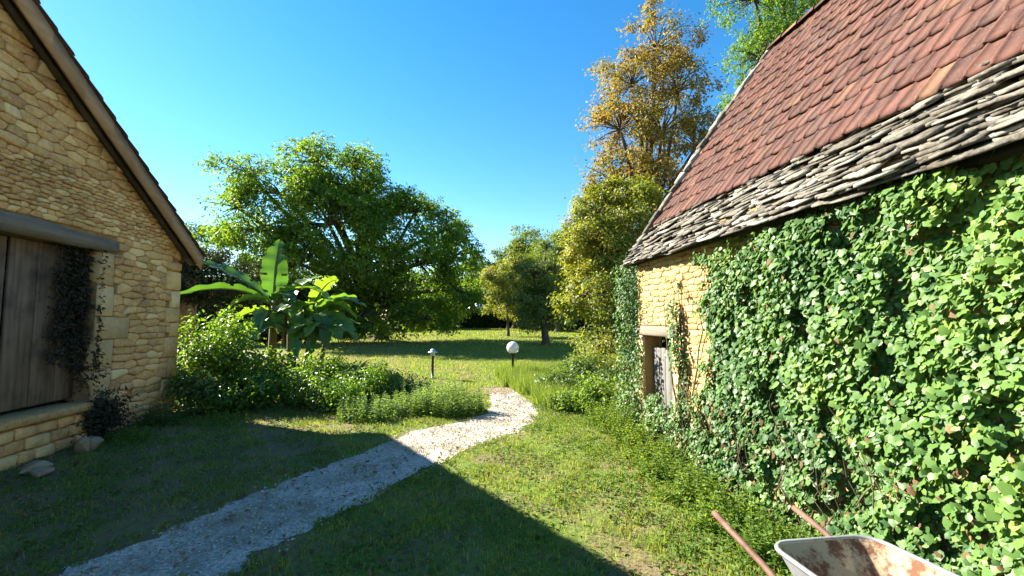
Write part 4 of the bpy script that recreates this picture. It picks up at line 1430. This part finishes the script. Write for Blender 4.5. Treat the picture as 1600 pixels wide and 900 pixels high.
# ------------------------------------------------------------------ banana plant
m, n, l = nmat('banana_leaf'); M['banana'] = m
oi = n.new('ShaderNodeObjectInfo')
n1 = noise(n, l, 2.2, 4)
ad = n.new('ShaderNodeMath'); ad.operation = 'MULTIPLY_ADD'; ad.inputs[1].default_value = .5; l.new(n1, ad.inputs[0]); l.new(oi.outputs['Random'], ad.inputs[2])
r = ramp(n, [(.2, (.035, .10, .03)), (.7, (.065, .16, .035)), (1.2, (.12, .22, .04))]); l.new(ad.outputs[0], r.inputs[0])
uvn = n.new('ShaderNodeAttribute'); uvn.attribute_name = 'along'
wv = n.new('ShaderNodeMath'); wv.operation = 'SINE'
mu = n.new('ShaderNodeMath'); mu.operation = 'MULTIPLY'; mu.inputs[1].default_value = 160; l.new(uvn.outputs['Fac'], mu.inputs[0]); l.new(mu.outputs[0], wv.inputs[0])
p = n.new('ShaderNodeBsdfPrincipled'); l.new(r.outputs[0], p.inputs['Base Color']); p.inputs['Roughness'].default_value = .35; p.inputs['Specular IOR Level'].default_value = .5
b = n.new('ShaderNodeBump'); b.inputs['Strength'].default_value = .25; b.inputs['Distance'].default_value = .01; l.new(wv.outputs[0], b.inputs['Height']); l.new(b.outputs[0], p.inputs['Normal'])
t_ = n.new('ShaderNodeBsdfTranslucent'); l.new(mixc(n, l, 1., r.outputs[0], (2.2, 1.9, .45), 'MULTIPLY'), t_.inputs['Color'])
mx = n.new('ShaderNodeMixShader'); mx.inputs[0].default_value = .45; l.new(p.outputs[0], mx.inputs[1]); l.new(t_.outputs[0], mx.inputs[2])
o_ = n.new('ShaderNodeOutputMaterial'); l.new(mx.outputs[0], o_.inputs[0])
M['banana_stem'] = wood_mat('banana_stem', (.13, .11, .045), (.22, .19, .08), (16, 16, 2), .8, (.09, .05, .03), .6)
M['banana_dry'] = plain('dry_banana_leaf', (.30, .17, .075), .9, .2, 0, .2)
BA = empty('banana_plant', (-4.1, 11.5, gzf(11.5)), 'banana plant with huge backlit leaves in front of the walnut', 'plant')


def banana_leaf(a, c, b, width, roll, mat, tears=.25, seed=0, fold=.35):
    rnd = random.Random(seed)
    a, b, c = Vector(a), Vector(b), Vector(c)
    n_ = 30
    V, F, al = [], [], []
    pt = lambda t: a * (1 - t) ** 2 + c * 2 * t * (1 - t) + b * t * t
    phase = rnd.uniform(0, 6)
    for i in range(n_ + 1):
        t = i / n_
        p = pt(t); tg = (pt(min(1, t + .02)) - pt(max(0, t - .02))).normalized()
        side = tg.cross(Vector((0, 0, 1)))
        side = side.normalized() if side.length > .05 else Vector((1, 0, 0))
        side = Matrix.Rotation(roll, 3, tg) @ side
        nor = side.cross(tg).normalized()
        w = width * .5 * (max(0, math.sin(math.pi * min(1, max(0, (t - .10) / .90)) ** .75)) ** .55 if t > .10 else 0) + .012
        wob = .05 * width * math.sin(i * 1.1 + phase)
        for s, q in ((-1, 1.0), (-1, .5), (0, 0), (1, .5), (1, 1.0)):
            tear = (1 - tears * rnd.random() * (rnd.random() < .3)) if q == 1 else 1
            V.append(tuple(p + side * s * w * q * tear * math.cos(fold) + nor * (w * q * math.sin(fold) * (1 if q < 1 else .75) + wob * q)))
            al.append(t)
    for i in range(n_):
        for k in range(4):
            if rnd.random() < .14 * (tears > .2) and k in (0, 3): continue
            F.append((i * 5 + k, i * 5 + k + 1, i * 5 + 6 + k, i * 5 + 5 + k))
    o = part('leaf', V, F, mat, BA, True)
    at = o.data.attributes.new('along', 'FLOAT', 'POINT'); at.data.foreach_set('value', np.array(al, dtype=np.float32))
    me = o.data
    mbm = MB(); mbm.tube([tuple(pt(t) - Vector((0, 0, .012))) for t in np.linspace(0, .95, 9)], np.linspace(.030, .006, 9), 6)
    mbm.build('midrib', M['stem'], o, True)


C1 = (-4.15, 11.5, 1.95)
BL = [  # base, control, tip, width, roll
    (C1, (-4.75, 11.3, 2.75), (-6.0, 11.2, 3.02), .46, -.35, 0), (C1, (-4.9, 11.2, 2.62), (-6.05, 10.9, 2.12), .44, .25, 1),
    (C1, (-4.2, 11.5, 2.9), (-4.12, 11.65, 3.58), .62, .3, 2), (C1, (-4.6, 11.1, 2.35), (-5.0, 10.9, 1.75), .42, .2, 3),
    ((-4.15, 11.5, 1.8), (-4.6, 11.3, 1.95), (-5.0, 11.1, 1.45), .36, .5, 4), ((-4.15, 11.4, 1.6), (-4.7, 11.0, 1.5), (-5.1, 10.8, .9), .30, .9, 5),
    (C1, (-3.4, 11.2, 2.75), (-2.72, 11.0, 2.05), .50, -.1, 6), ((-3.4, 11.8, 1.75), (-3.1, 11.7, 2.65), (-2.7, 11.6, 2.60), .52, -.4, 7),
    ((-3.3, 11.5, 1.6), (-2.7, 11.3, 2.4), (-1.95, 11.2, 1.9), .46, .1, 8), ((-3.3, 11.4, 1.6), (-2.8, 11.0, 2.1), (-2.75, 10.8, .95), .46, .3, 9),
    ((-3.3, 11.5, 1.55), (-2.6, 11.2, 2.0), (-2.1, 11.0, 1.1), .38, .5, 10), ((-4.05, 11.8, 1.9), (-3.8, 12.2, 2.7), (-3.3, 12.5, 2.75), .5, .2, 11),
    (C1, (-3.85, 11.1, 2.5), (-3.45, 10.8, 1.95), .42, .2, 12), ((-3.4, 11.6, 1.7), (-3.2, 12.1, 2.3), (-2.4, 12.4, 2.2), .45, -.2, 13),
    ((-3.3, 11.4, 1.5), (-3.2, 10.9, 1.9), (-3.2, 10.6, 1.15), .36, .3, 14), ((-3.3, 11.5, 1.45), (-2.75, 11.6, 1.7), (-2.2, 11.8, 1.5), .38, .2, 15)]
for k_ in range(30):
    rb = random.Random(90 + k_)
    st = [(-3.3, 11.5, 1.6), (-3.78, 11.75, 1.5), (-2.95, 11.4, 1.1), (-3.58, 11.3, 1.2), (-4.15, 11.4, 1.55)][k_ % 5]
    w_ = rb.uniform(-2.6, 1.2); ln = rb.uniform(.75, 1.35)
    cx_, cy_ = math.cos(w_), math.sin(w_)
    BL.append((st, (st[0] + cx_ * ln * .45, st[1] + cy_ * ln * .45, st[2] + rb.uniform(.4, .8)), (st[0] + cx_ * ln, st[1] + cy_ * ln, st[2] + rb.uniform(-.5, .45)), rb.uniform(.3, .42), rb.uniform(-.4, .4), 40 + k_))
for (a, c, b, w, ro, s) in BL: banana_leaf(a, c, b, w, ro, M['banana'], .28, s)
for (a, c, b, w, ro, s) in [((-4.2, 11.4, 1.8), (-4.5, 11.2, 1.9), (-4.42, 11.15, 1.3), .2, .8, 31), ((-3.9, 11.4, 1.7), (-3.7, 11.1, 1.75), (-3.75, 11.05, 1.0), .2, .4, 32)]: banana_leaf(a, c, b, w, ro, M['banana_dry'], .5, s, .9)
for (x, y, h, r_, dx) in ((-4.15, 11.5, 2.05, .10, 0), (-3.35, 11.5, 1.75, .085, .06), (-3.8, 11.75, 1.6, .08, -.05), (-3.05, 11.4, 1.2, .06, .1), (-3.62, 11.3, 1.3, .07, .03)):
    g = gzf(y)
    V, F = tube_arrays([(x, y, g - .05), (x + dx * .3, y, g + h * .35), (x + dx, y, g + h * .75), (x + dx * 1.3, y, g + h)], [r_ * 1.2, r_, r_ * .8, r_ * .5], 10)
    part('pseudostem', V, F, M['banana_stem'], BA, True)

# ------------------------------------------------------------------ shrubs and herbs by the left barn
shrub('leafy_shrub', 'tall bright-leaved shrub against the far corner of the shaded barn', 'shrub', (-4.3, 9.4), .8, 2.0, 6500, .08, M['shrub'], stems=22, clump=.15)
shrub('leafy_shrub', 'sunlit arching shrub in front of the banana stems', 'shrub', (-3.1, 9.2), 1.1, 1.08, 7000, .072, M['shrub'], stems=26, clump=.15)
shrub('leafy_shrub', 'loose leafy sprawl between the arching shrub and the herbs', 'shrub', (-1.75, 9.4), .8, .7, 4200, .06, M['shrub'], stems=22, clump=.13, upright=.9)
shrub('leafy_shrub', 'dark low shrub in barn shade at the wall corner', 'shrub', (-4.25, 8.55), .5, .75, 2600, .07, M['bramble'], stems=14, clump=.13)
shrub('leafy_shrub', 'rounded low shrub between the arching shrub and the pale herbs', 'shrub', (-2.05, 8.55), .65, .62, 4200, .06, M['shrub'], stems=20, clump=.12)
shrub('leafy_shrub', 'broad shrub behind the tall one next to the banana', 'shrub', (-5.4, 11.2), .9, 1.3, 4200, .085, M['bramble'], stems=18, clump=.18)
shrub('leafy_shrub', 'shaded undergrowth shrub at the foot of the banana', 'shrub', (-2.3, 10.9), .8, .6, 3600, .075, M['bramble'], stems=18, clump=.14)
shrub('leafy_shrub', 'small shaded shrub between banana and post lamp', 'shrub', (-1.2, 10.6), .8, .42, 3000, .06, M['bramble'], stems=18, clump=.12)
shrub('leafy_shrub', 'low shrub leaning out left of the arching shrub', 'shrub', (-3.75, 8.75), .6, .62, 2600, .07, M['shrub'], stems=14, clump=.13)
tree('leafy_tree', 'thin dark tree behind the banana on the gravel drive', 'tree', (-7.2, 15.4), [(-7.2, 15.4, 2.5, 1.1, 1, .7), (-6.4, 15.4, 2.9, .9, .9, .6), (-8, 15.4, 3.0, 1.0, .9, .7), (-7.1, 15.2, 3.3, .9, .9, .5)], 9000, .10, M['hedge'], M['bark'], .09, .22, .9)
herb('mint_clump', 'pale green herb clump nearest the shadow edge by the path', 'herb', (-1.25, 7.75), .55, .46, 130, .072, M['mint'])
herb('mint_clump', 'upright pale herbs beside the bend of the gravel path', 'herb', (.02, 7.95), .58, .62, 170, .072, M['mint'])
herb('mint_clump', 'pale herbs filling between the two herb clumps', 'herb', (-.65, 8.05), .42, .48, 90, .072, M['mint'])
herb('mint_clump', 'taller thin herbs behind the path-side clump', 'herb', (-.35, 8.9), .7, .62, 60, .065, M['mint'])
herb('nettle_patch', 'dark nettles at the foot of the shaded barn wall', 'herb', (-4.35, 7.75), .35, .42, 60, .06, M['bramble'])
herb('nettle_patch', 'low weeds growing below the barn door sill', 'herb', (-4.2, 6.75), .35, .22, 70, .05, M['weed'])
herb('nettle_patch', 'low green weeds in the shade before the barn corner', 'herb', (-3.6, 7.75), .5, .2, 80, .05, M['weed'])

# dry creeper on the left door
CR = empty('creeper', (XL, 6.75, .5), 'dark wilted creeper hanging beside the left barn door', 'creeper')
Ps = []
mb = MB()
for k in range(9):
    y = 6.48 + random.uniform(-.14, .30); z = 2.5
    pts = []
    while z > random.uniform(.3, 1.3):
        pts.append((XL + .03 - (.2 if y < 6.8 else 0) * random.uniform(.6, 1), y, z)); z -= .15; y += random.uniform(-.05, .055)
    if len(pts) > 2: mb.tube(pts, .006, 4, False)
    for q in pts:
        for _ in range(random.randint(14, 40)): Ps.append((q[0] + random.gauss(.03, .03), q[1] + random.gauss(0, .07), q[2] + random.gauss(0, .06)))
for _ in range(1600): Ps.append((XL + .12 + random.gauss(.05, .08), 6.88 + random.gauss(0, .17), max(.03, .28 + random.gauss(0, .17))))
Ps = np.array(Ps); Ps[:, 0] = np.where(Ps[:, 1] > 6.83, np.maximum(Ps[:, 0], XL + .035), Ps[:, 0])
V, F = leaf_cloud(Ps, np.tile([1., 0, 0], (len(Ps), 1)), .05, OVAL, OVAL_T)
part('foliage', V, F, M['ivy_dry'], CR, False, 'stuff'); mb.build('stem', M['vine'], CR, True)

# loose stones by the door
def boulder(x, y, rx, ry, rz, label, rot=0.):
    """broken stone: the hull of scattered corners"""
    bm = bmesh.new()
    for _ in range(15):
        v = Vector((random.gauss(0, 1), random.gauss(0, 1), random.gauss(0, 1))).normalized()
        v = Vector([math.copysign(abs(c_) ** .7, c_) for c_ in v])
        px2, py2 = v.x * rx, v.y * ry
        bm.verts.new((x + px2 * math.cos(rot) - py2 * math.sin(rot), y + px2 * math.sin(rot) + py2 * math.cos(rot), rz * .7 + v.z * rz))
    bmesh.ops.convex_hull(bm, input=bm.verts)
    bmesh.ops.delete(bm, geom=[v for v in bm.verts if not v.link_faces], context='VERTS')
    bmesh.ops.bevel(bm, geom=list(bm.edges), offset=.008, segments=1, affect='EDGES')
    me = bpy.data.meshes.new('loose_stone'); bm.to_mesh(me); bm.free()
    me.materials.append(M['rock'])
    return tag(link('loose_stone', me), label, 'stone', 'loose stones by the barn door')


boulder(-4.35, 6.35, .13, .16, .10, 'loose pale stone below the right end of the door sill', .3)
boulder(-4.3, 6.15, .08, .10, .12, 'upright grey stone left of the pale stone under the sill', .8)
boulder(-4.3, 5.52, .12, .17, .07, 'flat pale stone in the grass at the photo edge', .2)
boulder(-4.1, 5.35, .09, .10, .06, 'smaller stone beside the flat one at the photo edge', 1.)

# ------------------------------------------------------------------ right side: weeds, brambles, tall grass
WEEDS = [(2.45, 6.2, .30, .55, 'weeds at the far corner foot of the ivy barn'), (2.42, 5.6, .28, .42, 'weeds before the small plank door'), (2.35, 5.05, .32, .38, 'weeds at the wall just this side of the door'), (2.25, 4.45, .34, .40, 'bright weeds at the ivy edge near the door'),
         (2.2, 3.9, .34, .36, 'bright weeds under the ivy, third clump from the door'), (2.2, 3.4, .32, .36, 'bright weeds under the ivy beyond the wheelbarrow handles'), (2.25, 2.9, .30, .34, 'weeds behind the wheelbarrow handles'), (2.3, 2.4, .28, .34, 'weeds beside the rear of the wheelbarrow tray'), (2.35, 1.9, .26, .4, 'weeds between wheelbarrow tray and ivy'), (2.5, 6.75, .35, .5, 'weeds growing past the barn corner')]
for (x, y, r_, h, lb) in WEEDS:
    herb('weed_clump', lb, 'weeds', (x, y), r_, h, 75, .055, M['weed'], 'weeds along the ivy wall', .3)
LOW = [(2.0, 5.7, 'low ground weeds before the plank door edge'), (1.85, 5.0, 'low ground weeds two paces from the door'), (1.8, 4.3, 'low ground weeds at the lawn edge opposite the ivy edge'), (1.8, 3.65, 'low ground weeds at the lawn edge under mid ivy'), (1.85, 3.05, 'low ground weeds left of the far wheelbarrow handle'), (2.05, 6.5, 'low ground weeds toward the barn corner'), (1.75, 7.3, 'low ground weeds beside the path bend'), (2.3, 7.0, 'low ground weeds around the bare stick')]
for (x, y, lb) in LOW:
    herb('weed_clump', lb, 'weeds', (x, y), .42, .11, 70, .045, M['weed'], 'low weeds at the lawn edge', .6)
shrub('bramble', 'dark bramble mound right of the path bend', 'bramble', (2.25, 9.1), .62, .55, 4200, .065, M['bramble'], stems=22, clump=.12)
shrub('bramble', 'taller bramble by the far barn corner', 'bramble', (3.05, 9.6), .75, .85, 4200, .07, M['bramble'], stems=20, clump=.15)
shrub('bramble', 'pale bramble at the foot of the yellow-green tree', 'bramble', (3.9, 11.6), .8, .8, 3600, .08, M['hazel'], stems=18, clump=.16)
shrub('bramble', 'leafy bramble against the ivy corner of the barn', 'bramble', (2.75, 7.4), .5, .7, 3000, .065, M['weed'], stems=16, clump=.13)
shrub('bramble', 'low bramble between the path and the ivy corner', 'bramble', (2.15, 7.95), .4, .35, 2200, .055, M['weed'], stems=14, clump=.1)
t = tag(part('stake', *tube_arrays([(2.45, 7.1, -.05), (2.46, 7.1, .35), (2.44, 7.1, .62)], [.007, .006, .004], 6), M['vine']), 'thin bare stick standing in the weeds by the barn corner', 'stake')

# ------------------------------------------------------------------ grass and gravel
def blades(P, h, w, lean=.5):
    n_ = len(P)
    T = np.array([(-.5, 0, 0), (.5, 0, 0), (-.32, 0, .5), (.32, 0, .5), (0, 0, 1)], float)
    a = rng.uniform(0, 2 * math.pi, n_)
    H = h * rng.uniform(.5, 1.3, n_)
    W = w * rng.uniform(.7, 1.3, n_)
    d = np.stack([np.cos(a), np.sin(a)], 1)
    b = rng.uniform(0, 2 * math.pi, n_); ln = np.abs(rng.normal(0, lean, n_))
    e = np.stack([np.cos(b), np.sin(b)], 1) * (ln * H)[:, None]
    V = np.zeros((n_, 5, 3))
    for k in range(5):
        V[:, k, :2] = P[:, :2] + d * (T[k, 0] * W)[:, None] + e * (T[k, 2] ** 2)
        V[:, k, 2] = P[:, 2] + T[k, 2] * H * np.maximum(.35, 1 - .35 * ln)
    F = np.array([(0, 1, 3), (0, 3, 2), (2, 3, 4)])[None] + (np.arange(n_) * 5)[:, None, None]
    return V.reshape(-1, 3), F.reshape(-1, 3)


def ground_pts(n_, x0, x1, y0, y1, path_keep=.03):
    P = np.stack([rng.uniform(x0, x1, n_), rng.uniform(y0, y1, n_), np.zeros(n_)], 1)
    ip = in_poly(P, PATH_POLY)
    tuft = np.clip(fnoise(P[:, 0] * 4.3 + 1, P[:, 1] * 4.7) - .22, 0, 1) * 1.2
    keep = ~ip | (rng.random(n_) < path_keep + tuft * (path_keep > .02))
    keep &= (P[:, 0] > XL + .05) | (P[:, 1] > 8.8)
    keep &= (P[:, 0] < XR - .05) | (P[:, 1] > 6.3)
    P = P[keep]
    P[:, 2] = gz(P[:, 1])
    return P


def in_view(P, m=80):
    v = P - np.array([0, 0, EYE])
    z = v @ np.array(CAMF); x = 800 + FPX * (v @ np.array(CAMR)) / np.maximum(z, .01); y = 450 - FPX * (v @ np.array(CAMU)) / np.maximum(z, .01)
    return (z > .2) & (x > -m) & (x < 1600 + m) & (y < 900 + 3 * m)


P = ground_pts(330000, -4.9, 2.9, .9, 9.5)
P = P[in_view(P, 420)]
dens = .55 + .45 * fnoise(P[:, 0] * 1.3, P[:, 1] * 1.1)
shade_dry = np.where((P[:, 0] < -1.0) & (P[:, 1] < 7.4), .62, 1.0)
bare = fnoise(P[:, 0] * 2.1 + 5, P[:, 1] * 2.4)
P = P[rng.random(len(P)) < np.clip(dens, .15, 1) * shade_dry * np.where(bare < -.1 + .2 * (P[:, 0] < -1.2), .35, 1)]
hv = np.clip(1.0 + .7 * fnoise(P[:, 0] * 3.3 + 7, P[:, 1] * 3.9), .5, np.where(P[:, 0] > -.8, 1.35, 2.2))
V, F = blades(P, .046 * hv, .0075, .7)
P2 = ground_pts(70000, -9, 9, 9.5, 22)
P2 = P2[in_view(P2)]
V2, F2 = blades(P2, .07, .017, .6)
P3 = ground_pts(40000, -14, 16, 22, 41); P3 = P3[in_view(P3)]
V3, F3 = blades(P3, .09, .04, .6)
V = np.concatenate([V, V2, V3]); F = np.concatenate([F, F2 + len(P) * 5, F3 + (len(P) + len(P2)) * 5])
tag(part('lawn_grass', V, F, M['grass'], None, False), 'short mown lawn grass with dry patches', 'grass', kind='stuff')
# rough uncut grass: beside the globe lamp, along walls and path edges
C = []
for (cx, cy, rx, ry, k) in [(2.4, 10.6, 1.1, 1.5, 16000), (2.9, 12.4, 1.6, 1.0, 10000), (2.6, 9.0, .9, .9, 6000), (1.9, 11.9, .5, .5, 2500), (3.2, 8.2, .8, 1.2, 4000), (1.95, 8.6, .3, .9, 2500), (4.5, 12.5, 1.2, 1.0, 3000)]:
    a = rng.uniform(0, 2 * math.pi, k); q = np.sqrt(rng.random(k))
    C.append(np.stack([cx + np.cos(a) * q * rx, cy + np.sin(a) * q * ry, np.zeros(k)], 1))
P = np.concatenate(C); P = P[~in_poly(P, PATH_POLY)]; P[:, 2] = gz(P[:, 1])
V, F = blades(P, .36, .011, .45)
tag(part('tall_grass', V, F, M['tall_grass'], None, False), 'uncut tall grass around the globe lamp and barn corner', 'grass', kind='stuff')
# clover and broad weeds mixed into the turf
P = ground_pts(36000, -4.7, 2.7, 1.4, 8.6, .015); P = P[in_view(P, 420)]
P = P[fnoise(P[:, 0] * 1.9 + 2, P[:, 1] * 1.6) > -.1]
P[:, 2] += rng.uniform(.012, .04, len(P))
V, F = leaf_cloud(P, rand_dirs(len(P)) * .4, .036, OVAL, OVAL_T, upb=1.2, droop=.0)
tag(part('clover', V, F, M['clover'], None, False), 'small broad-leaved weeds and clover in the turf', 'weeds', kind='stuff')
P = ground_pts(3600, -4.7, 2.7, 2.0, 11, .6); P[:, 2] += .02
V, F = leaf_cloud(P, rand_dirs(len(P)) * .3, .045, OVAL, OVAL_T, upb=1.4, droop=0.)
tag(part('fallen_leaves', V, F, M['litter'], None, False), 'dry brown leaves scattered over turf and path', 'leaves', kind='stuff')
# gravel
n_ = 60000
P = np.stack([rng.uniform(-4.6, 1.8, n_), rng.uniform(1.8, 10.6, n_), np.full(n_, .006)], 1)
off = rng.normal(0, .10, (n_, 2))
Q = P.copy(); Q[:, :2] += off
P = P[in_poly(Q, PATH_POLY)]; P = P[in_view(P)]
P = P[rng.random(len(P)) < np.clip(.75 + .9 * fnoise(P[:, 0] * 3.1 + 3, P[:, 1] * 3.4), .18, 1)]
OCT = np.array([(1, 0, 0), (0, 1, 0), (-1, 0, 0), (0, -1, 0), (0, 0, .75), (.2, .1, -.6)], float)
OCT_T = np.array([(0, 1, 4), (1, 2, 4), (2, 3, 4), (3, 0, 4)])
d = rand_dirs(len(P)); nz = rand_dirs(len(P), 2.5)
V, F = scatter(OCT, OCT_T, P, frames(nz, d), rng.uniform(.005, .016, (len(P), 1)) * rng.uniform(.6, 1.3, (len(P), 3)))
tag(part('gravel', V, F, M['pebble'], None, False), 'loose pale pebbles lying on the footpath', 'gravel', kind='stuff')
